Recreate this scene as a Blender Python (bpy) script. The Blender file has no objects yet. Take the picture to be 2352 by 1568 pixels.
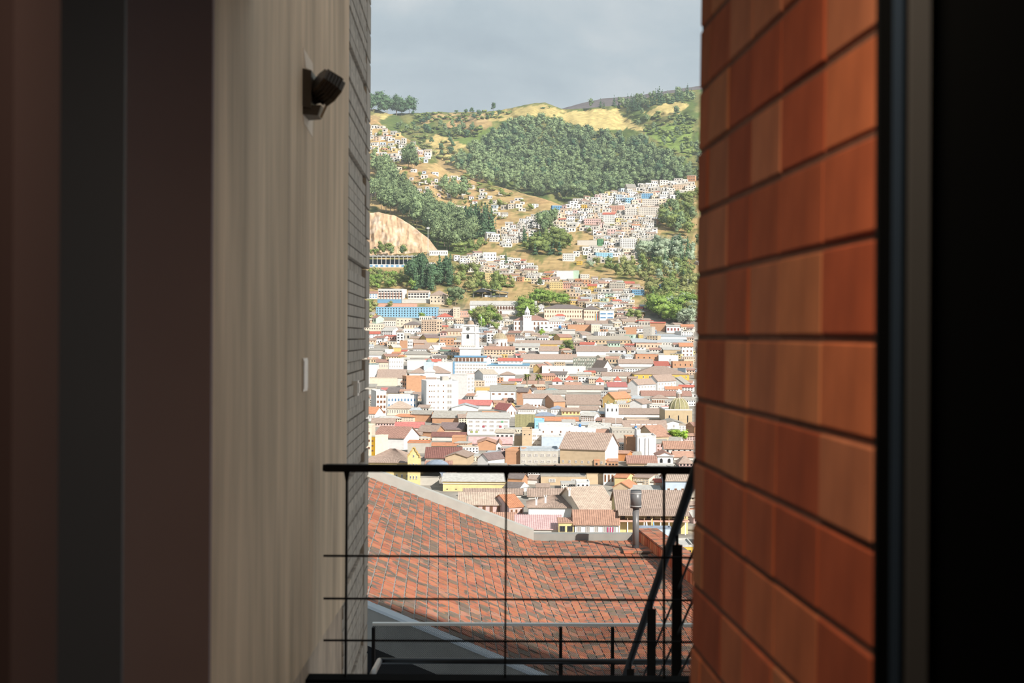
import bpy, bmesh, math, random
import numpy as np
from mathutils import Vector, Matrix
random.seed(7); RNG = np.random.default_rng(7)
SC = bpy.context.scene
COL = SC.collection
R = math.radians
# ---------------------------------------------------------------- camera
F = 2352 * 50 / 36.0          # focal length in pixels of the 2352 x 1568 frame
CZ = 1.57                     # eye height above the terrace floor
ROLL = R(0.33)
cam_d = bpy.data.cameras.new('camera'); cam = bpy.data.objects.new('camera', cam_d); COL.objects.link(cam)
cam_d.lens = 50; cam_d.sensor_width = 36; cam_d.sensor_fit = 'HORIZONTAL'
cam_d.shift_y = -11 / 2352.0
cam_d.clip_start = 0.05; cam_d.clip_end = 20000
cam_d.dof.use_dof = True; cam_d.dof.focus_distance = 160; cam_d.dof.aperture_fstop = 5.0
cam.matrix_world = Matrix.Translation((0, 0, CZ)) @ Matrix.Rotation(R(90), 4, 'X') @ Matrix.Rotation(ROLL, 4, 'Z')
SC.camera = cam
SC.view_settings.view_transform = 'Standard'; SC.view_settings.look = 'None'
SC.view_settings.gamma = 1; SC.view_settings.use_curve_mapping = False
SC.view_settings.exposure = 0.0
# ---------------------------------------------------------------- sky (overcast, soft cloud banks) and sun
wd = bpy.data.worlds.new('sky'); SC.world = wd; wd.use_nodes = True
nt = wd.node_tree; nt.nodes.clear()
o_ = nt.nodes.new('ShaderNodeOutputWorld'); bg = nt.nodes.new('ShaderNodeBackground')
tc = nt.nodes.new('ShaderNodeTexCoord'); mp = nt.nodes.new('ShaderNodeMapping'); mp.inputs['Scale'].default_value = (1, 1, 2.6)
n1 = nt.nodes.new('ShaderNodeTexNoise'); n1.inputs['Scale'].default_value = 5.0; n1.inputs['Detail'].default_value = 7; n1.inputs['Roughness'].default_value = 0.55; n1.inputs['Distortion'].default_value = 0.4
cr = nt.nodes.new('ShaderNodeValToRGB')
cr.color_ramp.elements[0].position = 0.30; cr.color_ramp.elements[0].color = (0.315, 0.40, 0.475, 1)
cr.color_ramp.elements[1].position = 0.72; cr.color_ramp.elements[1].color = (0.62, 0.665, 0.695, 1)
e = cr.color_ramp.elements.new(0.50); e.color = (0.42, 0.51, 0.575, 1)
nt.links.new(tc.outputs['Generated'], mp.inputs['Vector']); nt.links.new(mp.outputs['Vector'], n1.inputs['Vector'])
nt.links.new(n1.outputs['Fac'], cr.inputs['Fac']); nt.links.new(cr.outputs['Color'], bg.inputs['Color'])
bg.inputs['Strength'].default_value = 1.0; nt.links.new(bg.outputs['Background'], o_.inputs['Surface'])
sd = bpy.data.lights.new('sun', 'SUN'); sd.energy = 7.0; sd.angle = R(0.7); sd.color = (1.0, 0.95, 0.87)
sun = bpy.data.objects.new('sun', sd); COL.objects.link(sun)
SUN_EL, SUN_AZ = 33, 38        # sun stands behind the viewer, to the right
sv = Vector((math.sin(R(SUN_AZ)) * math.cos(R(SUN_EL)), -math.cos(R(SUN_AZ)) * math.cos(R(SUN_EL)), math.sin(R(SUN_EL))))
sun.rotation_euler = sv.to_track_quat('Z', 'Y').to_euler(); sun.location = sv * 60
HAZE = 5.5e-5
FILL_W = 21                    # unseen lamp added to brighten the passage
# ---------------------------------------------------------------- helpers
cR, sR = math.cos(ROLL), math.sin(ROLL)
def P(x, y, d):
    """world point seen at photo pixel (x, y), at depth d metres"""
    dx, dy = x - 1176.0, y - 784.0
    # undo the camera roll
    lx = dx * cR + dy * sR; ly = -dx * sR + dy * cR
    return Vector((lx / F * d, d, CZ + (-11 - ly) / F * d))
def s2l(c):
    c = c / 255.0
    return c / 12.92 if c <= 0.04045 else ((c + 0.055) / 1.055) ** 2.4
def lin(r, g, b, k=1.0): return (s2l(r) * k, s2l(g) * k, s2l(b) * k)
_mats = {}
def mat(name, col, rough=0.85, var=0.0, scale=1.0, var_col=None, stretch=(1, 1, 1), metal=0.0, bump=0.0, detail=4, spec=0.3, rnd=0.0, coords='Object', lo=0.35, hi=0.7):
    """plain procedural material: base colour, noise variation towards var_col, optional per-object variation"""
    if name in _mats: return _mats[name]
    m = bpy.data.materials.new(name); m.use_nodes = True; t = m.node_tree; b = t.nodes['Principled BSDF']
    b.inputs['Roughness'].default_value = rough; b.inputs['Metallic'].default_value = metal
    b.inputs['Specular IOR Level'].default_value = spec
    col = tuple(min(c, 0.9) for c in col)
    b.inputs['Base Color'].default_value = (*col, 1)
    src = None
    if var_col is not None:
        var_col = tuple(min(c, 0.9) for c in var_col)
        c = t.nodes.new('ShaderNodeTexCoord'); mpn = t.nodes.new('ShaderNodeMapping'); mpn.inputs['Scale'].default_value = stretch
        n = t.nodes.new('ShaderNodeTexNoise'); n.inputs['Scale'].default_value = scale; n.inputs['Detail'].default_value = detail
        r = t.nodes.new('ShaderNodeMapRange'); r.inputs['From Min'].default_value = lo; r.inputs['From Max'].default_value = hi; r.inputs['To Max'].default_value = var
        mx = t.nodes.new('ShaderNodeMix'); mx.data_type = 'RGBA'
        mx.inputs['A'].default_value = (*col, 1); mx.inputs['B'].default_value = (*var_col, 1)
        t.links.new(c.outputs[coords], mpn.inputs['Vector']); t.links.new(mpn.outputs['Vector'], n.inputs['Vector'])
        t.links.new(n.outputs['Fac'], r.inputs['Value']); t.links.new(r.outputs['Result'], mx.inputs['Factor'])
        src = mx.outputs['Result']
        if bump:
            bp = t.nodes.new('ShaderNodeBump'); bp.inputs['Strength'].default_value = bump; bp.inputs['Distance'].default_value = 0.02
            t.links.new(n.outputs['Fac'], bp.inputs['Height']); t.links.new(bp.outputs['Normal'], b.inputs['Normal'])
    if rnd:
        oi = t.nodes.new('ShaderNodeObjectInfo'); hs = t.nodes.new('ShaderNodeHueSaturation')
        mr = t.nodes.new('ShaderNodeMapRange'); mr.inputs['To Min'].default_value = 1 - rnd; mr.inputs['To Max'].default_value = 1 + rnd
        t.links.new(oi.outputs['Random'], mr.inputs['Value']); t.links.new(mr.outputs['Result'], hs.inputs['Value'])
        if src: t.links.new(src, hs.inputs['Color'])
        else: hs.inputs['Color'].default_value = (*col, 1)
        src = hs.outputs['Color']
    if src: t.links.new(src, b.inputs['Base Color'])
    _mats[name] = m; return m
class MB:
    """collects faces, then links them as one mesh object"""
    def __init__(s): s.v = []; s.f = []; s.m = []
    def quad(s, a, b, c, d, m=0): i = len(s.v); s.v += [tuple(a), tuple(b), tuple(c), tuple(d)]; s.f.append((i, i+1, i+2, i+3)); s.m.append(m)
    def tri(s, a, b, c, m=0): i = len(s.v); s.v += [tuple(a), tuple(b), tuple(c)]; s.f.append((i, i+1, i+2)); s.m.append(m)
    def hexa(s, p, m=0):
        """8 corners: bottom ring then top ring"""
        i = len(s.v); s.v += [tuple(q) for q in p]
        for f in ((3,2,1,0),(4,5,6,7),(0,1,5,4),(1,2,6,5),(2,3,7,6),(3,0,4,7)): s.f.append(tuple(i+k for k in f)); s.m.append(m)
    def box(s, x0, x1, y0, y1, z0, z1, m=0):
        s.hexa([(x0,y0,z0),(x1,y0,z0),(x1,y1,z0),(x0,y1,z0),(x0,y0,z1),(x1,y0,z1),(x1,y1,z1),(x0,y1,z1)], m)
    def bar(s, a, b, w, h, up=(0,0,1), m=0):
        """rectangular bar from a to b"""
        a = Vector(a); b = Vector(b); d = (b - a).normalized(); u = Vector(up)
        if abs(d.dot(u)) > 0.98: u = Vector((1, 0, 0))
        r = d.cross(u).normalized() * (w / 2); u = r.cross(d).normalized() * (h / 2)
        s.hexa([a-r-u, b-r-u, b+r-u, a+r-u, a-r+u, b-r+u, b+r+u, a+r+u], m)
    def tube(s, a, b, r0, r1=None, n=10, m=0, caps=True):
        a = Vector(a); b = Vector(b); r1 = r0 if r1 is None else r1
        d = (b - a).normalized(); u = Vector((0, 0, 1)) if abs(d.z) < 0.95 else Vector((1, 0, 0))
        x = d.cross(u).normalized(); y = d.cross(x)
        i = len(s.v)
        for k in range(n):
            t = 2 * math.pi * k / n; o = x * math.cos(t) + y * math.sin(t)
            s.v.append(tuple(a + o * r0)); s.v.append(tuple(b + o * r1))
        for k in range(n):
            k2 = (k + 1) % n; s.f.append((i+2*k, i+2*k+1, i+2*k2+1, i+2*k2)); s.m.append(m)
        if caps:
            s.f.append(tuple(i+2*k for k in range(n))); s.m.append(m); s.f.append(tuple(i+2*k+1 for k in reversed(range(n)))); s.m.append(m)
    def lathe(s, prof, n=16, c=(0,0,0), m=0):
        i = len(s.v); q = len(prof)
        for k in range(n):
            t = 2 * math.pi * k / n
            for r, z in prof: s.v.append((c[0] + r*math.cos(t), c[1] + r*math.sin(t), c[2] + z))
        for k in range(n):
            k2 = (k+1) % n
            for j in range(q-1): s.f.append((i+k*q+j, i+k2*q+j, i+k2*q+j+1, i+k*q+j+1)); s.m.append(m)
    def mesh(s, name, mats):
        me = bpy.data.meshes.new(name); me.from_pydata(s.v, [], s.f)
        for mt in (mats if isinstance(mats, (list, tuple)) else [mats]): me.materials.append(mt)
        if len(me.materials) > 1: me.polygons.foreach_set('material_index', s.m)
        me.update(); return me
    def build(s, name, mats, parent=None, loc=None, fix=True):
        me = s.mesh(name, mats)
        if fix:
            bm = bmesh.new(); bm.from_mesh(me); bmesh.ops.recalc_face_normals(bm, faces=bm.faces); bm.to_mesh(me); bm.free()
        return link(name, me, parent, loc)
def link(name, data, parent=None, loc=None):
    o = bpy.data.objects.new(name, data); COL.objects.link(o)
    if parent is not None: o.parent = parent
    if loc is not None: o.location = loc
    return o
def empty(name, loc=(0, 0, 0), rz=0.0):
    o = bpy.data.objects.new(name, None); COL.objects.link(o); o.location = loc; o.rotation_euler = (0, 0, rz); o.empty_display_size = 0.3; return o
LABELS = set()
def tag(o, label, cat, group=None):
    o['label'] = label; o['category'] = cat; LABELS.add(label)
    if group: o['group'] = group
    return o
def struct(o, label=None):
    o['kind'] = 'structure'
    if label: o['label'] = label
    return o
def smooth(o):
    o.data.polygons.foreach_set('use_smooth', [True] * len(o.data.polygons)); return o
# ================================================================ the terrace and the passage
CONC = mat('board_marked_concrete', (0.82, 0.58, 0.38), 0.75, 0.95, 4.5, (0.42, 0.295, 0.19), stretch=(1.0, 1.3, 0.16), bump=0.15, detail=6, lo=0.3, hi=0.72)
CONC2 = mat('board_formed_concrete', (0.54, 0.45, 0.36), 0.8, 0.85, 14.0, (0.22, 0.178, 0.145), stretch=(1, 1, 0.5), bump=0.5, rnd=0.12, detail=6)
DARKWALL = mat('dark_wall_tone', (0.27, 0.185, 0.165), 0.9, 0.35, 3.0, (0.31, 0.22, 0.195))
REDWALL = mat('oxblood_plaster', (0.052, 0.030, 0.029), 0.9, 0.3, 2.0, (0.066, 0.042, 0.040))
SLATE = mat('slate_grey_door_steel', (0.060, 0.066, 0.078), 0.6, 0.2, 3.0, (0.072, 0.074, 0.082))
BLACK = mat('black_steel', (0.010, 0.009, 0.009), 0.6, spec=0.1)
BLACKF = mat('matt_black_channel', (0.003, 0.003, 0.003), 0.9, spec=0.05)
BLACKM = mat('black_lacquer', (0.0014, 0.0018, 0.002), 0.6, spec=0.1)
GREYST = mat('grey_door_profile', (0.085, 0.083, 0.082), 0.45, metal=0.2)
BLUEST = mat('brushed_edge_trim', (0.035, 0.055, 0.085), 0.4, metal=0.2)
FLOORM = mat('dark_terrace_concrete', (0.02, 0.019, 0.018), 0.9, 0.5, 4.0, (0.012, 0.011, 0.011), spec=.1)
WHITEP = mat('ceiling_plaster', (0.24, 0.22, 0.20), 0.9)
# floor of the room and passage, up to the balcony edge
m = MB(); m.box(-2.6, 2.6, -4.0, 6.55, -0.25, 0.0); struct(m.build('floor', FLOORM), 'dark concrete floor of the passage')
m = MB(); m.box(-2.6, 2.6, -4.0, 4.9, 2.75, 3.1); struct(m.build('ceiling', WHITEP), 'plaster ceiling over the passage')
m = MB(); m.box(-2.8, 2.8, -4.2, -4.0, -0.25, 3.1); struct(m.build('wall_back', DARKWALL), 'dark wall behind the passage')
# left: dark reveal steps, then the concrete wall
XL = -0.905
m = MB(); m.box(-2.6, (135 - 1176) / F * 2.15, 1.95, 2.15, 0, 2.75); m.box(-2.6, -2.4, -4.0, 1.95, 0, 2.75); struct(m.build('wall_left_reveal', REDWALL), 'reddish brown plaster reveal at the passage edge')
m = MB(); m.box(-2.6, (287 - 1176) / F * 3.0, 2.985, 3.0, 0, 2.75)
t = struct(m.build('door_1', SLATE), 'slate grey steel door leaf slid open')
m = MB(); m.box(-2.4, XL, 4.27, 4.301, -3.0, 6.5); struct(m.build('wall_left_return', DARKWALL), 'end face of the concrete wall with its shade in the colour')  # shade of the inward end face is put into a darker colour
m = MB(); m.box(-2.4, XL, 4.302, 7.82, 0.120, 6.5)
wl = struct(m.build('wall_left', CONC), 'tall board marked concrete wall beside the passage')
# lower plinth under the pour joint (set back a little), so the joint is a real step
m = MB(); m.box(-2.4, XL - 0.022, 4.302, 7.82, -4.0, 0.085); m.box(-2.4, XL - .06, 4.31, 7.80, .08, .125); pl = m.build('lower_pour', mat('lower_concrete', (0.62, 0.45, 0.32), 0.8, 0.9, 7.0, (0.30, 0.22, 0.16), stretch=(1, 1.3, .4), detail=7), wl)
# board-formed return beyond the corner: receding courses of boards
A = P(800, 773, 7.82); B = P(838, 773, 9.75); ax = Vector((XL - .032, 7.822, 0)); bx = Vector((B.x + .012, 9.75, 0))
dirv = (bx - ax); ln = dirv.length; ang = math.atan2(dirv.y, dirv.x)
wr = empty('wall_left_boards', (ax.x, ax.y, 0), ang); struct(wr, 'board formed concrete return with stacked board courses')
m = MB(); m.box(0, ln, 0.03, 1.2, -4.0, 6.5); m.build('core', CONC2, wr)
rb = random.Random(3)
bmeshes = []
for k in range(4):
    m = MB(); t0 = rb.uniform(0, .014)
    m.box(0.0, ln * 0.79, -0.012 - t0, 0.05, 0.004, 0.064); bmeshes.append(m.mesh('board_course', CONC2))
m = MB(); m.box(ln * 0.81, ln, -0.018, 0.05, 0.003, 0.0655); bm_e = m.mesh('board_edge', CONC2)
z = -1.6; k = 0
while z < 6.4:
    o = link('board_course', bmeshes[rb.randrange(4)], wr, (0, (0.02 if k % 9 == 8 else 0) + rb.uniform(-.004, .004), z))
    if k % 3 == 0:
        o2 = link('board_edge', bm_e, wr, (0, 0, z)); o2.scale = (1, 1, 2.92)
    z += 0.067; k += 1
# ---- brick pier at the right
BRICK = []
for i, c in enumerate([(0.70, 0.20, 0.078), (0.62, 0.150, 0.058), (0.74, 0.26, 0.108), (0.55, 0.120, 0.046), (0.68, 0.235, 0.108)]):
    BRICK.append(mat('fired_brick_%s' % 'abcde'[i], c, 0.8, 0.75, 9.0, (c[0]*.62, c[1]*.6, c[2]*.62), stretch=(1, 1, .5), rnd=0.14, bump=0.1))
MORT = mat('dark_mortar', (0.26, 0.115, 0.07), 0.95, 0.6, 20, (0.18, 0.085, 0.055))
xb = [1597, 1620, 1665, 1718, 1785, 1885, 2012]
db = [490.0 / (142 + (x - 1600) * 98 / 410.0) for x in xb]
pb = [((x - 1176) / F * d, d) for x, d in zip(xb, db)]
br = empty('wall_brick_pier', (pb[0][0], pb[0][1], CZ), 0); struct(br, 'stacked orange brick pier beside the passage')
br.rotation_euler = (0, R(0.55), 0)
far = Vector((0, 0)); near = Vector((pb[-1][0] - pb[0][0], pb[-1][1] - pb[0][1]))
wdir = near.normalized(); nrm = Vector((wdir.y, -wdir.x))       # points to -x (into the passage)
if nrm.x > 0: nrm = -nrm
def bp(s, o): q = wdir * s + nrm * o; return (q.x, q.y)
L = near.length
m = MB(); a0 = bp(0.001, -.006); a1 = bp(L, -.006)
m.hexa([(a0[0], a0[1], -1.8), (a1[0], a1[1], -1.8), (a1[0] + .6, a1[1], -1.8), (a0[0] + .6, a0[1], -1.8), (a0[0], a0[1], 5.2), (a1[0], a1[1], 5.2), (a1[0] + .6, a1[1], 5.2), (a0[0] + .6, a0[1], 5.2)])
m.build('mortar', MORT, br)
ss = [(Vector(p) - Vector(pb[0])).length for p in pb]
tang = math.atan2(wdir.y, wdir.x)
rbk = random.Random(11)
bmesh_cache = {}
def brick_mesh(Lb, mi, w):
    key = (round(Lb, 3), mi, w)
    if key not in bmesh_cache:
        m = MB(); h = 0.1385; j = (w - 1) * 0.002
        m.hexa([(0.003, 0.05, 0), (Lb - .003, 0.05, 0), (Lb - .003, -0.0 - j, 0), (0.003, 0.0 - j * .5, 0.001),
                (0.003, 0.05, h), (Lb - .003, 0.05, h), (Lb - .003, -0.0 - j, h - .001), (0.003, 0 - j * .5, h)])
        me = m.mesh('brick', BRICK[mi])
        bm = bmesh.new(); bm.from_mesh(me); bmesh.ops.recalc_face_normals(bm, faces=bm.faces)
        bmesh.ops.bevel(bm, geom=[e for e in bm.edges], offset=0.0035, segments=1, affect='EDGES'); bm.to_mesh(me); bm.free()
        bmesh_cache[key] = me
    return bmesh_cache[key]
for r in range(-11, 34):
    for k in range(6):
        w = rbk.randrange(3)
        # brick local +y must point into the wall
        o = link('brick', brick_mesh(ss[k+1] - ss[k], rbk.randrange(5), w), br)
        q = bp(ss[k], 0)
        o.location = (q[0], q[1], r * 0.15 + 0.006)
        o.rotation_euler = (0, 0, tang)
        if nrm.dot(Vector((math.sin(tang), -math.cos(tang)))) < 0: o.scale = (1, -1, 1)
# ---- sliding door frame at the right edge, nearly black
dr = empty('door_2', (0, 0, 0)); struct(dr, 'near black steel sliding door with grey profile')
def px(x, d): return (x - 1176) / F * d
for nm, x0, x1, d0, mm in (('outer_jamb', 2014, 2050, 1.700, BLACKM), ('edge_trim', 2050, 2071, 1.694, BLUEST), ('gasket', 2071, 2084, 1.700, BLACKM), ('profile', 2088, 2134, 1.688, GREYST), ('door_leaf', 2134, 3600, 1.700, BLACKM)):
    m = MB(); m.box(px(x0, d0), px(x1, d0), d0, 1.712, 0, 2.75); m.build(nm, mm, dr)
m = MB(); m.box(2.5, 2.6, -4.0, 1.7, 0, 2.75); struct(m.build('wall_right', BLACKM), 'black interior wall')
# ---- bronze wall lamp on the concrete
BRONZE = mat('bronze_lamp_metal', (0.085, 0.066, 0.048), 0.45, metal=0.35)
BRONZE2 = mat('bronze_ribs', (0.06, 0.047, 0.036), 0.5, metal=0.35)
LENS = mat('lamp_lens', (0.62, 0.50, 0.36), 0.25)
PATCH = mat('pale_concrete_patch', (0.80, 0.63, 0.48), 0.8)
lp = P(700, 215, 6.18); lamp = empty('wall_lamp', (XL, 6.2, lp.z)); tag(lamp, 'bronze adjustable wall spotlight fixed to the concrete wall', 'lamp')
m = MB()
m.hexa([(0, -.10, -.065), (.035, -.085, -.075), (.035, .085, -.075), (0, .10, -.065), (0, -.10, .095), (.035, -.085, .09), (.035, .085, .09), (0, .10, .095)])
m.build('backplate', BRONZE, lamp)
m = MB(); m.hexa([(0.0, -.09, -.10), (.06, -.06, -.10), (.06, .06, -.10), (0, .09, -.10), (0, -.09, -.06), (.075, -.06, -.055), (.075, .06, -.055), (0, .09, -.06)]); m.build('lower_shroud', BRONZE, lamp)
m = MB(); m.tube((.03, 0, -.02), (.085, 0, 0.0), .028, n=12); m.build('knuckle', BRONZE2, lamp)
hd = link('head', None, lamp); bpy.data.objects.remove(hd)
hv = Vector((.66, .42, -.50)).normalized()
c0 = Vector((.060, -.05, .055)); c1 = c0 + hv * .095
m = MB(); m.tube(c0, c1, .060, .070, n=8); hd = m.build('head', BRONZE, lamp)
for i in range(5):
    a = c0 + hv * (.012 + i * .015); m = MB(); m.tube(a, a + hv * .006, .070 + i * .002, n=8); m.build('cooling_rib', BRONZE2, hd)
m = MB(); m.tube(c1, c1 + hv * .004, .066, n=8); m.build('lens', LENS, hd)
m = MB(); m.bar((.07, -.02, -.105), (.095, -.02, -.05), .012, .012); m.build('tilt_screw', LENS, lamp)
for pts in (((6.11, 112), (6.18, 158), (6.42, 166), (6.40, 148)), ((6.11, 262), (6.14, 284), (6.41, 318), (6.42, 270))):
    m = MB(); f_ = [(XL + .0015, d_, CZ + (773 - y_) / F * d_) for d_, y_ in pts]; b_2 = [(XL - .004, q_[1], q_[2]) for q_ in f_]; m.hexa(b_2 + f_); m.build('pale_patch', PATCH, wl)
# small pale bell box seen edge-on, and a slim contact on the board return
WHITEPL = mat('aged_white_plastic', (0.86, 0.82, 0.76), 0.3, 0.5, 30, (0.70, 0.64, 0.58), spec=.6)
q = P(703, 860, 6.20)
bx_ = empty('junction_box', (XL, 6.20, q.z)); tag(bx_, 'small white junction box on the concrete wall', 'box')
m = MB(); m.box(0, .006, -.065, .065, -.072, .072); m.build('cover', WHITEPL, bx_)
m = MB(); m.box(.006, .009, -.055, .055, -.062, .062); m.build('lid', WHITEPL, bx_)
qd = wr.matrix_basis if False else None
sl = empty('contact_strip', (ax.x + dirv.x * .33, ax.y + dirv.y * .33, P(814, 893, 8.3).z), ang); tag(sl, 'slim pale metal strip on the board formed concrete', 'strip')
m = MB(); m.box(-.06, .06, -.045, -.01, -.045, .045); m.build('strip_plate', WHITEPL, sl)
m = MB(); m.box(-.03, .03, -.052, -.045, -.03, .03); m.build('strip_cap', WHITEPL, sl)
# ---- balcony railing
RD = 6.5
rail = empty('balcony_railing', P(1163, 1556, RD)); tag(rail, 'black steel balcony railing with three thin rods across the opening', 'railing')
ro = rail.location
def lo(v): return tuple(Vector(v) - ro)
m = MB(); a = P(748, 1074, RD); b = P(1640, 1080, RD); m.bar(a - ro, b - ro, .05, .033); m.tube(a - ro, a - ro + Vector((-.012, 0, 0)), .0165, n=12); m.build('top_rail', BLACK, rail)
for y in (1277, 1375, 1471):
    m = MB(); m.tube(lo(P(743, y - 1, RD)), lo(P(1640, y + 3.5, RD)), .0052, n=8); m.build('rod', BLACK, rail)
for i, x in enumerate((797, 1163, 1525)):
    m = MB(); m.bar(lo(P(x, 1082, RD + .02)), lo(P(x - 3 if i < 2 else x, 1556, RD + .02)), .03, .009, up=(1, 0, 0)); p_ = m.build('post', BLACK, rail)
    m = MB(); t0 = Vector(lo(P(x, 1082, RD + .02))); m.hexa([t0 + Vector(v) for v in ((-.004, -.012, -.05), (.004, -.012, -.05), (.004, .012, -.05), (-.004, .012, -.05), (-.013, -.014, 0), (.013, -.014, 0), (.013, .014, 0), (-.013, .014, 0))]); m.build('gusset', BLACK, p_)
m = MB(); a = P(706, 1556, RD); b = P(1660, 1556, RD); m.box(a.x - ro.x, b.x - ro.x, -.06, .06, -.22, 0); m.build('edge_channel', BLACKF, rail)
# ---- stair going down away from the balcony, with its handrail
X0 = P(1578, 1135, 6.5).x
st = empty('stair_railing', (X0, 6.55, 0)); tag(st, 'black steel stair handrail descending beside the brick pier', 'railing')
def sp(d, dz=0.0, dx=0.0): return (dx, d - 6.55, CZ - 0.72 - (d - 6.5) * 0.478 + dz)
m = MB(); m.tube(sp(6.1), sp(10.2), .022, n=12); m.build('handrail', BLACK, st)
for d, dx, wd_ in ((7.0, .015, .05), (8.1, .0, .05), (9.5, 0, .05)):
    m = MB(); a = Vector(sp(d, -.06, dx)); b = Vector(sp(d, -1.05, dx)); m.bar(a, b, wd_, .010, up=(0, 1, 0)); pp = m.build('flat_post', BLACK, st)
    m = MB(); m.tube(Vector(sp(d, -.005, dx)), a + Vector((0, 0, -.02)), .007, n=8); m.build('pin', BLACK, pp)
for dz in (-.28, -.5, -.72):
    m = MB(); m.tube(sp(6.1, dz, .02), sp(10.0, dz, .02), .006, n=8); m.build('rod', BLACK, st)
m = MB(); m.bar(sp(6.3, -1.12), sp(10.4, -1.12), .02, .24); m.build('stringer', BLACK, st)
for k in range(10):
    d = 6.7 + k * .36; m = MB(); z0 = sp(d, -1.06)[2]; m.box(.0, 1.1, d - 6.55 - .16, d - 6.55 + .16, z0 - .04, z0); m.build('tread', FLOORM, st)
# ---- lower terrace: perforated screen with pale top edge, tubular rail in front
PERF = bpy.data.materials.new('perforated_sheet'); PERF.use_nodes = True; t_ = PERF.node_tree; b_ = t_.nodes['Principled BSDF']
b_.inputs['Base Color'].default_value = (0.010, 0.010, 0.011, 1); b_.inputs['Roughness'].default_value = 0.5
tc_ = t_.nodes.new('ShaderNodeTexCoord'); vo = t_.nodes.new('ShaderNodeTexVoronoi'); vo.inputs['Scale'].default_value = 95; vo.inputs['Randomness'].default_value = 0.0
vo.voronoi_dimensions = '2D'
mpp = t_.nodes.new('ShaderNodeMapping'); mpp.inputs['Rotation'].default_value = (R(90), 0, 0)
gt = t_.nodes.new('ShaderNodeMath'); gt.operation = 'GREATER_THAN'; gt.inputs[1].default_value = 0.40
sep = t_.nodes.new('ShaderNodeSeparateXYZ'); cmb = t_.nodes.new('ShaderNodeCombineXYZ')
t_.links.new(tc_.outputs['Object'], sep.inputs[0]); t_.links.new(sep.outputs['X'], cmb.inputs['X']); t_.links.new(sep.outputs['Z'], cmb.inputs['Y'])
rotm = t_.nodes.new('ShaderNodeMapping'); rotm.inputs['Rotation'].default_value = (0, 0, R(45)); t_.links.new(cmb.outputs[0], rotm.inputs['Vector'])
t_.links.new(rotm.outputs['Vector'], vo.inputs['Vector']); t_.links.new(vo.outputs['Distance'], gt.inputs[0]); tr_ = t_.nodes.new('ShaderNodeBsdfTransparent'); mxs = t_.nodes.new('ShaderNodeMixShader'); t_.links.new(gt.outputs[0], mxs.inputs['Fac']); t_.links.new(tr_.outputs[0], mxs.inputs[1]); t_.links.new(b_.outputs[0], mxs.inputs[2]); t_.links.new(mxs.outputs[0], t_.nodes['Material Output'].inputs['Surface'])
t_.nodes.remove(mpp)
GALV = mat('galvanised_edge', (0.62, 0.62, 0.60), 0.35, metal=0.4)
SD = 11.4
sc_ = empty('perforated_screen', P(1200, 1700, SD)); tag(sc_, 'dark perforated metal balustrade with pale top edge on the lower terrace', 'balustrade')
so = sc_.location
def ls(v): return Vector(v) - so
a = P(857, 1436, SD); b = P(1640, 1436, SD); lowz = a.z - 1.0
m = MB(); m.quad(ls((a.x, SD, lowz)), ls((b.x, SD, lowz)), ls((b.x, SD, b.z)), ls((a.x, SD, a.z))); m.build('perforated_panel', PERF, sc_)
m = MB(); m.bar(ls(P(856, 1432, SD)), ls(P(1640, 1435, SD)), .05, .020); m.build('top_edge', GALV, sc_)
for x in (858, 1288, 1407):
    q = P(x, 1440, SD); m = MB(); m.box(q.x - so.x - .012, q.x - so.x + .012, -.03, .03, lowz - so.z, q.z - so.z); m.build('post', BLACK, sc_)
HD = 10.1
hr = empty('terrace_handrail', P(1200, 1700, HD)); tag(hr, 'thick dark tubular handrail in front of the perforated screen', 'handrail')
ho = hr.location
BLUEBLK = mat('gloss_dark_paint', (0.008, 0.009, 0.011), 0.35, spec=0.35)
c = P(872, 1517, HD)
m = MB(); m.tube(c - ho, P(1640, 1520, HD) - ho, .021, n=14); smooth(m.build('tube', BLUEBLK, hr))
m = MB(); m.tube(c - ho, P(846, 1567, 9.3) - ho, .021, n=14); smooth(m.build('return_tube', mat('worn_pale_paint', (0.36, 0.33, 0.31), .3, .6, 12, (0.1, 0.1, 0.11), stretch=(1, .2, 1)), hr))
for x in (1288, 1407):
    q = P(x, 1525, HD); m = MB(); m.box(q.x - ho.x - .014, q.x - ho.x + .014, -.014, .014, -.9, q.z - ho.z); m.build('post', BLACK, hr)
m = MB(); m.box(-2.4, 2.6, 9.0, 11.6, -2.6, -2.4); struct(m.build('floor_lower_terrace', FLOORM), 'dark lower terrace floor')
# unseen building mass, sized and extended to shade the terrace and the beam below
m = MB(); m.box(-9, 34, -9.0, 3.0, 3.1, 16.4); struct(m.build('wall_upper_shade_mass', CONC), 'unseen upper storeys sized to shade the beam below')
m = MB(); m.box(3.0, 34, -9.0, 2.6, -6, 3.1); struct(m.build('wall_side_shade_mass', CONC), 'unseen wing behind the pier extended for its shade')
# unseen ceiling lamp above the frame, added to brighten the brick
lampc = empty('fill_lamp', (0.0, 1.35, 2.75)); tag(lampc, 'unseen round ceiling lamp added to brighten the passage', 'lamp')
m = MB(); m.tube((0, 0, -.05), (0, 0, 0), .17, n=20); m.build('fill_lamp_base', GREYST, lampc)
GLOW = bpy.data.materials.new('fill_lamp_diffuser'); GLOW.use_nodes = True; g_ = GLOW.node_tree.nodes['Principled BSDF']; g_.inputs['Emission Color'].default_value = (1, .78, .55, 1); g_.inputs['Emission Strength'].default_value = 6
m = MB(); m.lathe([(.155, -.05), (.14, -.075), (.09, -.09), (0, -.095)], 20); m.build('fill_lamp_diffuser', GLOW, lampc)
pl_ = bpy.data.lights.new('passage_fill_light', 'AREA'); pl_.shape = 'DISK'; pl_.size = .3; pl_.energy = FILL_W; pl_.color = (1.0, .80, .60)
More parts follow.
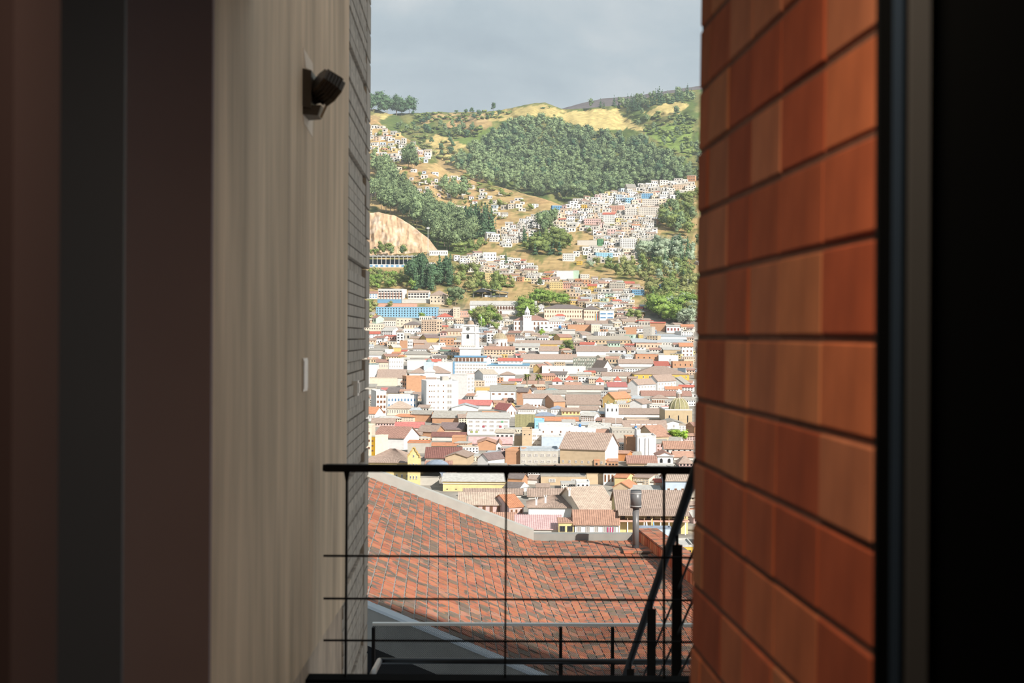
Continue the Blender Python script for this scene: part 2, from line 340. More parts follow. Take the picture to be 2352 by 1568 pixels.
plo = bpy.data.objects.new('passage_fill_light', pl_); COL.objects.link(plo); plo.parent = lampc; plo.location = (0, 0, -.11)
# ================================================================ tiled roof in front
TILE = []
def tile_mat(i, c):
    m = bpy.data.materials.new('roof_brick_%s' % 'abcde'[i]); m.use_nodes = True; t = m.node_tree; b = t.nodes['Principled BSDF']; b.inputs['Roughness'].default_value = .85
    tc = t.nodes.new('ShaderNodeTexCoord'); oi = t.nodes.new('ShaderNodeObjectInfo')
    n = t.nodes.new('ShaderNodeTexNoise'); n.inputs['Scale'].default_value = 3.4; n.inputs['Detail'].default_value = 4
    r = t.nodes.new('ShaderNodeMapRange'); r.inputs['From Min'].default_value = .52; r.inputs['From Max'].default_value = .60
    mx = t.nodes.new('ShaderNodeMix'); mx.data_type = 'RGBA'; mx.inputs['A'].default_value = (*c, 1); mx.inputs['B'].default_value = (0.125, 0.092, 0.068, 1)
    n2 = t.nodes.new('ShaderNodeTexNoise'); n2.inputs['Scale'].default_value = 9; n2.inputs['Detail'].default_value = 3
    mx2 = t.nodes.new('ShaderNodeMix'); mx2.data_type = 'RGBA'; mx2.blend_type = 'MULTIPLY'; mx2.inputs['Factor'].default_value = .5
    geo = t.nodes.new('ShaderNodeNewGeometry'); mp = t.nodes.new('ShaderNodeMapping'); mp.inputs['Scale'].default_value = (1.0, .9, 1.0)
    t.links.new(geo.outputs['Position'], mp.inputs['Vector']); t.links.new(mp.outputs['Vector'], n.inputs['Vector']); t.links.new(mp.outputs['Vector'], n2.inputs['Vector'])
    t.links.new(n.outputs['Fac'], r.inputs['Value']); t.links.new(r.outputs['Result'], mx.inputs['Factor'])
    t.links.new(mx.outputs['Result'], mx2.inputs['A']); t.links.new(n2.outputs['Color'], mx2.inputs['B'])
    hs = t.nodes.new('ShaderNodeHueSaturation'); hs.inputs['Value'].default_value = 1.35; t.links.new(mx2.outputs['Result'], hs.inputs['Color'])
    hs.inputs['Saturation'].default_value = 1.0
    t.links.new(hs.outputs['Color'], b.inputs['Base Color']); TILE.append(m)
for i, c in enumerate([(0.35, 0.118, 0.058), (0.39, 0.14, 0.072), (0.30, 0.10, 0.054), (0.35, 0.158, 0.10), (0.17, 0.11, 0.076)]): tile_mat(i, c)
MORTG = mat('grey_roof_mortar', (0.27, 0.25, 0.23), .95, .6, 6, (0.12, 0.105, 0.09))
CGREY = mat('pale_cast_concrete', (0.39, 0.38, 0.345), .85, .6, 3.0, (0.31, 0.30, 0.275), detail=8)
CSHADE = mat('shaded_cast_concrete', (0.27, 0.262, 0.24), .85, .6, 3.0, (0.22, 0.213, 0.195), detail=8)  # darker copy of the pale concrete, the level parapet's shade put into its colour
CBEAM = mat('raw_concrete_beam', (0.25, 0.24, 0.22), .85, .7, 1.6, (0.15, 0.145, 0.135), detail=9, bump=.2)
LIPM = mat('zinc_edge_lip', (0.42, 0.45, 0.48), .5, metal=.2)
GLASSD = mat('dark_glazing', (0.006, 0.0065, 0.008), .3, spec=.12)
DF, DN = 46.0, 26.5
VPX, VPY = 1010.0, 773.0
farp, nearp = [], []
NL, NR, NE = 30, 14, 9
for i in range(NL + 1):
    xf = 756 + (1226 - 756) * i / NL; yf = 1242 - (1242 - 1086.5) * (1226 - xf) / 406.0
    ddx, ddy = xf - VPX, yf - VPY
    k = (1380 + .413 * (VPX - 835) - VPY) / (ddy - .413 * ddx)
    farp.append(P(xf, yf, DF)); nearp.append(P(VPX + k * ddx, VPY + k * ddy, DN))
for i in range(1, NR + 1):
    farp.append(P(1226 + 241 * i / NR, 1242.5, DF)); nearp.append(P(1396 + 21 * i, 1611 + .4 * i, DN))
zf = farp[-1].z
for i in range(1, NE + 1):
    xx, yy = 1467 + 20 * i, 1243 + 16.4 * i
    dd = (CZ - zf) * F / (yy - 773 - 1); farp.append(P(xx, yy, dd)); nearp.append(P(1690 + 21 * i, 1617, DN))
NS = len(farp) - 1
def S(u, v, h=0.0):
    """point on the ruled roof: u strip index, v 0 near .. 1 far"""
    i = min(int(u), NS - 1); t = u - i
    n = nearp[i].lerp(nearp[i+1], t); f = farp[i].lerp(farp[i+1], t)
    p = n.lerp(f, v)
    if h:
        du = (nearp[i+1] - nearp[i]).lerp(farp[i+1] - farp[i], v); nn = du.cross(f - n).normalized(); p = p + nn * h
    return p
roof = empty('tiled_roof_building', (0, 36, -12)); rl = roof.location
tag(roof, 'low building with a roof paved in orange bricks below the balcony', 'building')
m = MB()
for i in range(NS):
    for j in range(6):
        m.quad(S(i, j/6, .012) - rl, S(i+1, j/6, .012) - rl, S(i+1, (j+1)/6, .012) - rl, S(i, (j+1)/6, .012) - rl)
m.build('mortar_bed', MORTG, roof)
NV = 42; rt = random.Random(5)
cells = []
for i in range(NS):
    off = rt.uniform(0, 1)
    for j in range(-1, NV):
        v0, v1 = max(0, (j + off) / NV), min(1, (j + 1 + off) / NV)
        if v1 - v0 < .005: continue
        c = S(i + .5, (v0 + v1) / 2)
        pxx = 1176 + c.x / c.y * F; pyy = 773 - (c.z - CZ) / c.y * F
        if pxx < 480 or pxx > 1900: continue
        vis = 832 < pxx < 1582 and pyy < 1580
        cells.append((0 if vis else 1, c.y, i, v0, v1))
cells.sort()
stuff = MB(); smat = []
for n_, (nv, dy, i, v0, v1) in enumerate(cells):
    g = .06; e = .0020; th = rt.uniform(.020, .036); tl = rt.uniform(-.006, .006)
    q = [S(i + g, v0 + e, -.01), S(i + 1 - g, v0 + e, -.01), S(i + 1 - g, v1 - e, -.01), S(i + g, v1 - e, -.01),
         S(i + g, v0 + e, th + tl), S(i + 1 - g, v0 + e, th - tl), S(i + 1 - g, v1 - e, th - tl * .5), S(i + g, v1 - e, th)]
    mi = rt.choices(range(5), (4, 4, 3, 1.6, 2.6))[0]
    if n_ < 300:
        m = MB(); o = sum((Vector(x) for x in q), Vector()) / 8
        m.hexa([x - o for x in q]); m.build('roof_brick', TILE[mi], roof, o - rl, fix=True)
    else: stuff.hexa([x - rl for x in q], mi)
so_ = stuff.build('roof_bricks_beyond', TILE, roof); so_['kind'] = 'stuff'
# far parapet (cast concrete), in two runs
def wall_strip(mb, pts, h, th, dirn=Vector((0, 1, 0)), below=.3):
    for a, b in zip(pts[:-1], pts[1:]):
        hx = h
        mb.hexa([a - rl + Vector((0, 0, -below)), b - rl + Vector((0, 0, -below)), b - rl + dirn * th + Vector((0, 0, -below)), a - rl + dirn * th + Vector((0, 0, -below)),
                 a - rl + Vector((0, 0, hx)), b - rl + Vector((0, 0, hx)), b - rl + dirn * th + Vector((0, 0, hx)), a - rl + dirn * th + Vector((0, 0, hx))])
m = MB(); wall_strip(m, [farp[0], farp[NL]], .34, .42); m.build('sloping_parapet', CGREY, roof)
m = MB(); wall_strip(m, [farp[NL], farp[NL + NR]], .23, .42); m.build('level_parapet', CSHADE, roof)
# brick parapet at the side
m = MB(); wall_strip(m, [farp[NL + NR], farp[NS]], .36, .02, Vector((.6, .2, 0)).normalized()); m.build('side_parapet_core', MORTG, roof)
pa, pb_ = farp[NL + NR], farp[NS]; Lp = (pb_ - pa).length; dp = (pb_ - pa).normalized(); side = Vector((dp.y, -dp.x, 0)).normalized()
if side.x < 0: side = -side
nb = int(Lp / .30)
for k in range(nb):
    for w in range(2):
        m = MB(); c0 = pa + dp * (k * .30 + .01) + side * (w * .33 - .05) + Vector((0, 0, .36)); c1 = c0 + dp * .28
        m.hexa([c0, c1, c1 + side * .32, c0 + side * .32, c0 + Vector((0, 0, .06)), c1 + Vector((0, 0, .06)), c1 + side * .32 + Vector((0, 0, .06)), c0 + side * .32 + Vector((0, 0, .06))])
        m.v = [tuple(Vector(x) - rl) for x in m.v]; m.build('coping_brick', TILE[rt.randrange(4)], roof)
    m = MB(); c0 = pa + dp * (k * .30 + .02) - side * .03 + Vector((0, 0, .02)); c1 = c0 + dp * .255
    m.hexa([c0, c1, c1 + side * .05, c0 + side * .05, c0 + Vector((0, 0, .31)), c1 + Vector((0, 0, .31)), c1 + side * .05 + Vector((0, 0, .31)), c0 + side * .05 + Vector((0, 0, .31))])
    m.v = [tuple(Vector(x) - rl) for x in m.v]; m.build('soldier_brick', BRICK[rt.randrange(5)], roof)
# near edge beam with pale lip, dark glazing under it
beam = MB(); lip = MB(); gl = MB(); U = Vector((0, 0, 1)); Y = Vector((0, 1, 0))
for i in range(0, NL + NR):
    a, b = nearp[i] - rl, nearp[i+1] - rl
    beam.hexa([a - Y*.30 - U*.72, b - Y*.30 - U*.72, b + Y*.3 - U*.72, a + Y*.3 - U*.72, a - Y*.30 + U*.01, b - Y*.30 + U*.01, b + Y*.3 - U*.02, a + Y*.3 - U*.02])
    lip.hexa([a - Y*.34 - U*.02, b - Y*.34 - U*.02, b + Y*.06 - U*.01, a + Y*.06 - U*.01, a - Y*.34 + U*.035, b - Y*.34 + U*.035, b + Y*.06 + U*.035, a + Y*.06 + U*.035])
    gl.quad(a + Y*.2 - U*6, b + Y*.2 - U*6, b + Y*.2 - U*.7, a + Y*.2 - U*.7)
beam.build('edge_beam', CBEAM, roof); lip.build('edge_lip', LIPM, roof); gl.build('glazing', GLASSD, roof)
m = MB()
a = nearp[0] - rl; b = nearp[NL] - rl
for dz in (1.4, 1.9):
    m = MB(); m.bar(a + Y*.15 - U*dz, b + Y*.15 - U*dz, .04, .05); m.build('glazing_bar', mat('grey_glazing_bar', (0.10, 0.10, 0.10), .5), roof)
m = MB(); q0, q1, q2, q3 = farp[0] - rl, farp[NL] - rl, farp[NL + NR] - rl, farp[NS] - rl
for p, q in ((q0, q1), (q1, q2), (q2, q3)): m.quad(p + Y*.1 - U*16, q + Y*.1 - U*16, q + Y*.1, p + Y*.1)
m.build('rear_wall', CBEAM, roof)
# flue with its cap, on a little brick curb
FLUE = mat('zinc_flue', (0.155, 0.15, 0.15), .38, .5, 2.0, (0.10, 0.098, 0.10), metal=.15, stretch=(3, 3, .3))
FLUED = mat('dark_flue_collar', (0.07, 0.07, 0.075), .4, metal=.4)
fd = 44.0; zf_ = P(1460, 1258, fd)
fl = empty('roof_flue', zf_); tag(fl, 'grey metal flue pipe with a wide cylindrical cap on the brick roof', 'chimney')
k_ = fd / F
m = MB(); m.tube((0, 0, -.05), (0, 0, 92 * k_), 7.3 * k_, n=20); smooth(m.build('pipe', FLUE, fl))
m = MB(); m.tube((0, 0, -.05), (0, 0, 7 * k_), 8.0 * k_, n=20); m.build('collar', FLUED, fl)
m = MB(); m.tube((0, 0, 92 * k_), (0, 0, 132 * k_), 12.8 * k_, n=24); cp = smooth(m.build('cap', FLUE, fl))
for zz in (96, 125):
    m = MB(); m.tube((0, 0, zz * k_), (0, 0, (zz + 1.6) * k_), 13.2 * k_, n=24); m.build('cap_ring', GALV, cp)
m = MB(); m.tube((0, 0, 132 * k_), (0, 0, 133 * k_), 11.2 * k_, n=24); m.build('cap_lid', FLUED, cp)
cu = empty('flue_curb', zf_ + Vector((0, -.15, 0))); tag(cu, 'small brick plinth around the foot of the flue pipe', 'plinth')
m = MB(); m.box(-.36, .42, -.5, .55, -.5, -.06); m.build('curb_block', MORTG, cu)
for x0, x1 in ((-.42, -.02), (0, .5)):
    m = MB(); m.box(x0, x1, -.58, .55, -.06, .0); m.build('curb_brick', TILE[1], cu)
# ================================================================ land: city ground, hillsides, mountain
GY = [415, 450, 500, 550, 600, 650, 700, 750, 800, 850, 900, 950, 1050, 1240, 1330, 1700, 2600]
GD = [2000, 1920, 1800, 1680, 1550, 1420, 1320, 1230, 1150, 1050, 880, 700, 480, 300, 245, 130, 60]
def gd(y): return float(np.interp(y, GY, GD))
def vnoise(x, y, seed=0):
    """smooth value noise on arrays"""
    xi = np.floor(x).astype(int); yi = np.floor(y).astype(int); fx = x - xi; fy = y - yi
    def h(a, b): 
        n = (a * 374761393 + b * 668265263 + seed * 982451653) & 0xffffffff
        n = ((n ^ (n >> 13)) * 1274126177) & 0xffffffff
        return ((n ^ (n >> 16)) & 0xffff) / 65535.0
    ux = fx * fx * (3 - 2 * fx); uy = fy * fy * (3 - 2 * fy)
    return (h(xi, yi) * (1 - ux) + h(xi + 1, yi) * ux) * (1 - uy) + (h(xi, yi + 1) * (1 - ux) + h(xi + 1, yi + 1) * ux) * uy
def fbm(x, y, seed=0, o=4):
    s = 0; a = .5
    for k in range(o): s = s + a * vnoise(x * 2**k, y * 2**k, seed + k); a *= .5
    return s / (1 - .5**o)
def inpoly(x, y, poly):
    inside = np.zeros(np.shape(x), bool); n = len(poly); j = n - 1
    for i in range(n):
        xi, yi = poly[i]; xj, yj = poly[j]
        c = ((yi > y) != (yj > y)) & (x < (xj - xi) * (y - yi) / (yj - yi + 1e-9) + xi); inside ^= c; j = i
    return inside
def Pn(x, y, d):
    dx, dy = x - 1176.0, y - 784.0; lx = dx * cR + dy * sR; ly = -dx * sR + dy * cR
    return np.stack([lx / F * d, d, CZ + (-11 - ly) / F * d], -1)
LANDM = bpy.data.materials.new('dry_grass_and_scrub'); LANDM.use_nodes = True
_t = LANDM.node_tree; _b = _t.nodes['Principled BSDF']; _b.inputs['Roughness'].default_value = 1; _b.inputs['Specular IOR Level'].default_value = 0
_a = _t.nodes.new('ShaderNodeAttribute'); _a.attribute_name = 'land'
_g = _t.nodes.new('ShaderNodeNewGeometry'); _n = _t.nodes.new('ShaderNodeTexNoise'); _n.inputs['Scale'].default_value = .08; _n.inputs['Detail'].default_value = 8; _n.inputs['Roughness'].default_value = .65
_r = _t.nodes.new('ShaderNodeMapRange'); _r.inputs['From Min'].default_value = .3; _r.inputs['From Max'].default_value = .7; _r.inputs['To Min'].default_value = .62; _r.inputs['To Max'].default_value = 1.25
_m = _t.nodes.new('ShaderNodeMix'); _m.data_type = 'RGBA'; _m.blend_type = 'MULTIPLY'; _m.inputs['Factor'].default_value = 1
_t.links.new(_g.outputs['Position'], _n.inputs['Vector']); _t.links.new(_n.outputs['Fac'], _r.inputs['Value']); _t.links.new(_a.outputs['Color'], _m.inputs['A']); _t.links.new(_r.outputs['Result'], _m.inputs['B'])
_t.links.new(_m.outputs['Result'], _b.inputs['Base Color'])
GOLD = np.array((0.46, 0.325, 0.155)); TAN = np.array((0.46, 0.30, 0.15)); GREEN = np.array((0.135, 0.19, 0.055)); DKGREEN = np.array((0.05, 0.085, 0.035)); LIME = np.array((0.24, 0.33, 0.085)); OLIVE = np.array((0.21, 0.205, 0.075)); YELLOW = np.array((0.50, 0.40, 0.165)); PURP = np.array((0.125, 0.105, 0.105)); EARTH = np.array((0.30, 0.22, 0.15)); GREYG = np.array((0.33, 0.30, 0.26))
class Layer:
    def __init__(s, name, crest, base, dc, db, colour, amp=10, nfreq=1/60., rows=60, xstep=6, xr=(100, 2250), p=1.0, label='', wide=True):
        s.cx, s.cy = zip(*crest); s.base = base; s.dc = dc; s.db = db; s.p = p; s.amp = amp; s.nf = nfreq; s.nm = name
        xs = np.concatenate([np.arange(-900, xr[0], 40.), np.arange(xr[0], xr[1] + 1, xstep, dtype=float), np.arange(xr[1] + 40, 3400, 40.)]) if wide else np.arange(xr[0], xr[1] + 1, xstep, dtype=float)
        yc = np.interp(xs, s.cx, s.cy) + (fbm(xs / 14., xs * 0, 3) - .5) * 3
        t = np.linspace(0, 1, rows)
        X = np.repeat(xs[None], rows, 0); Yp = base + (yc[None] - base) * t[:, None]
        D = s.depth(X, Yp)
        v = Pn(X, Yp, D)
        back = v[-1].copy(); back[:, 1] += 500; back[:, 2] -= 160
        v = np.concatenate([v, back[None]], 0); nr = rows + 1; nc = len(xs)
        col = colour(X, Yp, t[:, None] + 0 * X); col = np.concatenate([col, col[-1:]], 0)
        me = bpy.data.meshes.new(name); idx = np.arange(nr * nc).reshape(nr, nc)
        f = np.stack([idx[:-1, :-1], idx[:-1, 1:], idx[1:, 1:], idx[1:, :-1]], -1).reshape(-1, 4)
        me.from_pydata(v.reshape(-1, 3).tolist(), [], f.tolist())
        at = me.color_attributes.new('land', 'FLOAT_COLOR', 'POINT'); at.data.foreach_set('color', np.concatenate([col.reshape(-1, 3), np.ones((nr * nc, 1))], 1).ravel())
        me.materials.append(LANDM); me.polygons.foreach_set('use_smooth', [True] * len(f))
        s.o = struct(link(name, me), label)
    def depth(s, x, y):
        yc = np.interp(x, s.cx, s.cy); t = np.clip((s.base - y) / (s.base - yc), -.1, 1.05)
        dc = np.interp(x, *s.dc) if isinstance(s.dc, tuple) else s.dc
        d = s.db + (dc - s.db) * np.clip(t, 0, 2) ** s.p
        return d + (fbm(x * s.nf, y * s.nf * 1.5, 9) - .5) * s.amp * np.clip(t * 6, 0, 1)
    def at(s, x, y): return P(x, y, float(s.depth(np.array(float(x)), np.array(float(y)))))
def mixc(a, b, t): return a * (1 - t[..., None]) + b * t[..., None]
def sstep(v, a, b): return np.clip((v - a) / (b - a), 0, 1)
def colA(x, y, t): return np.broadcast_to(PURP, x.shape + (3,)) * (1 + .5 * (fbm(x / 30, y / 10, 5) - .5))[..., None]
FIELDS = [([(1115, 262), (1160, 250), (1250, 240), (1300, 254), (1270, 268), (1210, 266), (1180, 276), (1125, 280)], YELLOW * .9),
          ([(1265, 262), (1330, 255), (1420, 250), (1425, 262), (1460, 285), (1485, 300), (1445, 296), (1400, 300), (1360, 298), (1300, 282)], YELLOW * .95 + GOLD * .1),
          ([(1480, 258), (1520, 240), (1560, 233), (1582, 240), (1560, 262), (1500, 268)], YELLOW),
          ([(985, 262), (1080, 260), (1130, 262), (1120, 280), (1040, 275), (1000, 272)], GOLD * .9 + .02),
          ([(1020, 282), (1050, 272), (1045, 292), (1025, 296)], TAN),
          ([(960, 270), (1000, 266), (990, 282), (970, 285)], GOLD),
          ([(855, 262), (885, 252), (900, 262), (880, 275)], YELLOW * .8 + GREEN * .2),
          ([(975, 330), (1000, 308), (1040, 318), (1075, 335), (1050, 345), (1055, 368), (1040, 372), (1010, 345)], YELLOW * .85 + GOLD * .15),
          ([(990, 350), (1010, 335), (1030, 345), (1045, 368), (1020, 372)], YELLOW)]
LIMES = [([(1110, 372), (1150, 350), (1165, 355), (1140, 385), (1115, 398)], LIME * .8), ([(1040, 320), (1110, 300), (1140, 285), (1120, 320), (1080, 340)], LIME * .55 + DKGREEN * .3),
         ([(1480, 300), (1590, 270), (1590, 360), (1540, 345), (1510, 325)], LIME * .85)]
def colB(x, y, t):
    n = fbm(x / 26., y / 12., 11); n2 = fbm(x / 60., y / 40., 21)
    c = mixc(np.broadcast_to(GREEN * .75, x.shape + (3,)), np.broadcast_to(OLIVE, x.shape + (3,)), sstep(n, .42, .62))
    c = mixc(c, np.broadcast_to(GOLD * .8, x.shape + (3,)), sstep(n2, .52, .62) * (x < 1130) * (y > 265))
    jx = x + (fbm(x / 9., y / 6., 31) - .5) * 18; jy = y + (fbm(x / 9., y / 6., 41) - .5) * 9
    for poly, cc in FIELDS + LIMES:
        k = inpoly(jx, jy, poly); c[k] = cc * (.9 + .25 * fbm(x / 12., y / 5., 51)[k][:, None])
    return c
def colC(x, y, t):
    n = fbm(x / 22., y / 12., 61)
    c = mixc(np.broadcast_to(GOLD * 1.02, x.shape + (3,)), np.broadcast_to(OLIVE, x.shape + (3,)), sstep(n, .52, .68))
    n3 = fbm(x / 40., y / 20., 71); c = mixc(c, np.broadcast_to(TAN, x.shape + (3,)), sstep(n3, .5, .62) * .8)
    c = mixc(c, np.broadcast_to(GREEN * .8, x.shape + (3,)), np.clip(sstep(y, 470, 540) + sstep(n, .60, .7) * .6, 0, 1) * (x < 1090))
    return c
def colD(x, y, t):
    n = fbm(x / 18., y / 8., 81)
    c = mixc(np.broadcast_to(GOLD * .95, x.shape + (3,)), np.broadcast_to(OLIVE * .9, x.shape + (3,)), sstep(n, .5, .62))
    city = sstep(y, 690, 740); c = mixc(c, np.broadcast_to(GREYG, x.shape + (3,)), city)
    return c
def colQ(x, y, t):
    n = fbm(x / 8., y / 24., 91, 5); n2 = fbm(x / 14., y / 10., 95)
    c = mixc(np.broadcast_to(np.array((0.56, 0.40, 0.26)), x.shape + (3,)), np.broadcast_to(np.array((0.47, 0.325, 0.205)), x.shape + (3,)), sstep(n, .45, .62))
    c = mixc(c, np.broadcast_to(np.array((0.60, 0.47, 0.36)), x.shape + (3,)), sstep(n2, .55, .7))
    c = mixc(c, np.broadcast_to(OLIVE * .8, x.shape + (3,)), sstep(n2, .0, 1) * sstep(t, .82, 1.0) * 1.2 > .45)  if False else c
    return c
LA = Layer('hill_distant_ridge', [(100, 300), (1180, 266), (1290, 250), (1350, 233), (1400, 224), (1450, 222), (1600, 198), (1800, 175), (2250, 150)], 320, 5200, 4600, colA, amp=60, rows=14, xstep=12, label='dark purple brown ridge behind the mountain')
LB = Layer('mountain', [(100, 215), (600, 235), (835, 250), (860, 250), (896, 261), (953, 260), (992, 258), (1118, 257), (1158, 251), (1218, 238), (1251, 235), (1294, 251), (1330, 250), (1427, 241), (1483, 226), (1536, 215), (1586, 207), (1800, 190), (2250, 160)], 620, 3500, 2050, colB, amp=170, nfreq=1/55., rows=150, xstep=4, xr=(300, 2050), label='green and golden mountainside with fields and woods')
LCc = [(300, 180), (700, 225), (838, 262), (862, 275), (885, 292), (910, 305), (945, 324), (985, 356), (1020, 388), (1050, 402), (1090, 416), (1130, 424), (1205, 445), (1245, 455), (1300, 474), (1340, 500), (1370, 560)]
LC = Layer('hill_golden', LCc, 640, ([300, 838, 1000, 1340], [2850, 2700, 2350, 1950]), 1520, colC, amp=50, nfreq=1/45., rows=90, xstep=4, xr=(-700, 1372), wide=False, label='dry golden hillside dotted with houses')
class Quarry(Layer):
    def depth(s, x, y):
        yc = np.interp(x, s.cx, s.cy); t = np.clip((s.base - y) / (s.base - yc), 0, 1.05)
        return 1602 + 30 * t + (fbm(x / 10., y / 32., 9) - .5) * 15 * np.clip(t * 4, 0, 1)
LQ = Quarry('hill_quarry_cliff', [(300, 600), (640, 600), (720, 510), (780, 488), (838, 489), (870, 487), (905, 494), (940, 514), (985, 548), (1012, 583), (1030, 600)], 602, 1632, 1600, colQ, amp=16, nfreq=1/22., rows=50, xstep=2, wide=False, xr=(640, 1028), label='bare sandy quarry cliff')
class City(Layer):
    def depth(s, x, y): return np.interp(y, GY, GD)
LD = City('ground_city', [(300, 596), (838, 590), (1000, 577), (1060, 585), (1110, 562), (1125, 541), (1200, 513), (1290, 481), (1370, 457), (1480, 431), (1590, 416), (2250, 330)], 1900, 0, 0, colD, rows=240, xstep=5, xr=(300, 2050), label='slope and valley floor under the town')
# ================================================================ houses
K = 1.36                      # sunlit level of a white wall
def W(r, g, b, s=.74):
    L_ = .3 * r + .59 * g + .11 * b
    return lin(L_ + (r - L_) * s, L_ + (g - L_) * s, L_ + (b - L_) * s, 1 / K)
WALLS = {'white': W(252, 248, 244), 'offwhite': W(240, 230, 218), 'cream': W(248, 226, 196), 'yellow': W(252, 218, 138), 'ochre': W(238, 190, 96), 'peach': W(246, 208, 172), 'tan': W(226, 192, 148),
         'concrete': W(208, 198, 182), 'grey': W(222, 220, 214), 'brick': W(228, 160, 112), 'orange': W(236, 146, 74), 'pink': W(242, 196, 188), 'skyblue': W(160, 216, 248, .9), 'paleblue': W(206, 226, 246), 'blue': W(112, 180, 232), 'mint': W(196, 232, 204), 'green': W(98, 176, 116), 'yolk': W(250, 196, 60), 'teal': W(120, 200, 205), 'salmon': W(244, 176, 150), 'stone': W(222, 190, 142), 'red': W(226, 96, 76)}
ROOFS = {'brown': W(194, 163, 143), 'redbrown': W(194, 140, 120), 'tan': W(216, 188, 164), 'orange': W(240, 150, 100), 'red': W(236, 112, 88), 'grey': W(190, 182, 168), 'dark': W(142, 128, 122), 'palegrey': W(214, 210, 200), 'metal': W(196, 206, 212), 'pinkroof': W(244, 188, 184), 'purple': W(152, 126, 122), 'olive': W(172, 162, 104), 'bluegrey': W(160, 176, 200), 'coral': W(238, 128, 118), 'beige': W(216, 200, 176), 'white': W(246, 242, 236), 'rust': W(166, 104, 92), 'terracotta': W(216, 158, 128), 'skyblue': W(120, 190, 232), 'greenroof': W(120, 160, 130), 'teal': W(150, 180, 178)}
def wm(c):
    b = WALLS[c]
    return mat('plaster_' + c, b, .92, .8, .55, tuple(x * .80 for x in b), stretch=(1, 1, 1.6), rnd=.05, detail=5, lo=.45, hi=.75)
def rm(c):
    b = ROOFS[c]
    return mat('roofing_' + c, b, .9, .85, 1.1, (b[0] * .70, b[1] * .68, b[2] * .68), rnd=.08, detail=6)
WFR = {'dark': ((0.06, 0.055, 0.055), (0.03, 0.032, 0.036)), 'white': ((0.62, 0.60, 0.57), (0.10, 0.10, 0.105)), 'brown': ((0.34, 0.17, 0.09), (0.13, 0.075, 0.055)), 'red': ((0.42, 0.16, 0.14), (0.16, 0.06, 0.06)), 'pale': ((0.60, 0.57, 0.54), (0.34, 0.31, 0.29)), 'blue': ((0.14, 0.33, 0.55), (0.07, 0.18, 0.34))}
_wmesh = {}
def wmesh(style):
    if style not in _wmesh:
        fc, gc = WFR[style]
        fm = mat('window_frame_' + style, fc, .7); gm = mat('window_pane_' + style, gc, .25, spec=.4)
        m = MB(); b = .13
        for x0, x1, z0, z1 in ((-.5, .5, 0, b), (-.5, .5, 1 - b, 1), (-.5, -.5 + b, b, 1 - b), (.5 - b, .5, b, 1 - b), (-.04, .04, b, 1 - b)): m.box(x0, x1, -.09, 0, z0, z1, 0)
        m.quad((-.37, -.02, b), (.37, -.02, b), (.37, -.02, 1 - b), (-.37, -.02, 1 - b), 1)
        _wmesh[style] = m.mesh('window', [fm, gm])
        m = MB(); n = 8                      # arched opening
        pts = [(-.5, 0), (.5, 0), (.5, .6)] + [(.5 * math.cos(a), .6 + .4 * math.sin(a)) for a in np.linspace(0, math.pi, n)[1:-1]] + [(-.5, .6)]
        i = len(m.v); m.v += [(x, -.05, z) for x, z in pts]; m.f.append(tuple(range(i, i + len(pts)))); m.m.append(1)
        for p, q in zip(pts, pts[1:] + pts[:1]):
            m.quad((p[0], -.09, p[1]), (q[0], -.09, q[1]), (q[0] * 1.14, -.09, q[1] * 1.05), (p[0] * 1.14, -.09, p[1] * 1.05), 0)
            m.quad((p[0], -.09, p[1]), (q[0], -.09, q[1]), (q[0], -.04, q[1]), (p[0], -.04, p[1]), 0)
        _wmesh[style + '_arch'] = m.mesh('window', [fm, gm])
    return _wmesh[style]
def window(root, x, y, z, w, h, style='dark', rz=0.0, arch=False):
    wmesh(style); o = link('window', _wmesh[style + '_arch' if arch else style], root, (x, y, z)); o.scale = (w, 1, h); o.rotation_euler = (0, 0, rz); return o
def ribs(mb, a, b, c, d, n, r=.09):
    """barrel tiles: n half-round ribs on the slope quad a b (eave) c d (ridge)"""
    a, b, c, d = map(Vector, (a, b, c, d)); nn = (b - a).cross(d - a).normalized()
    if nn.z < 0: nn = -nn
    for k in range(n):
        t0, t1, t2 = k / n, (k + .32) / n, (k + .64) / n
        e0, e2 = a.lerp(b, t0), a.lerp(b, t2); f0, f2 = d.lerp(c, t0), d.lerp(c, t2)
        e1, f1 = a.lerp(b, t1) + nn * r, d.lerp(c, t1) + nn * r
        mb.quad(e0, e1, f1, f0); mb.quad(e1, e2, f2, f1); mb.tri(e0, e1, e2)
def slab(mb, a, b, c, d, th=.22, m=0):
    a, b, c, d = map(Vector, (a, b, c, d)); z = Vector((0, 0, th)); mb.hexa([a - z, b - z, c - z, d - z, a, b, c, d], m)
DIM = {}; FOOT = []            # rectangles in the photo frame, for the infill
LMS = []                       # landmarks (x, y, short name)
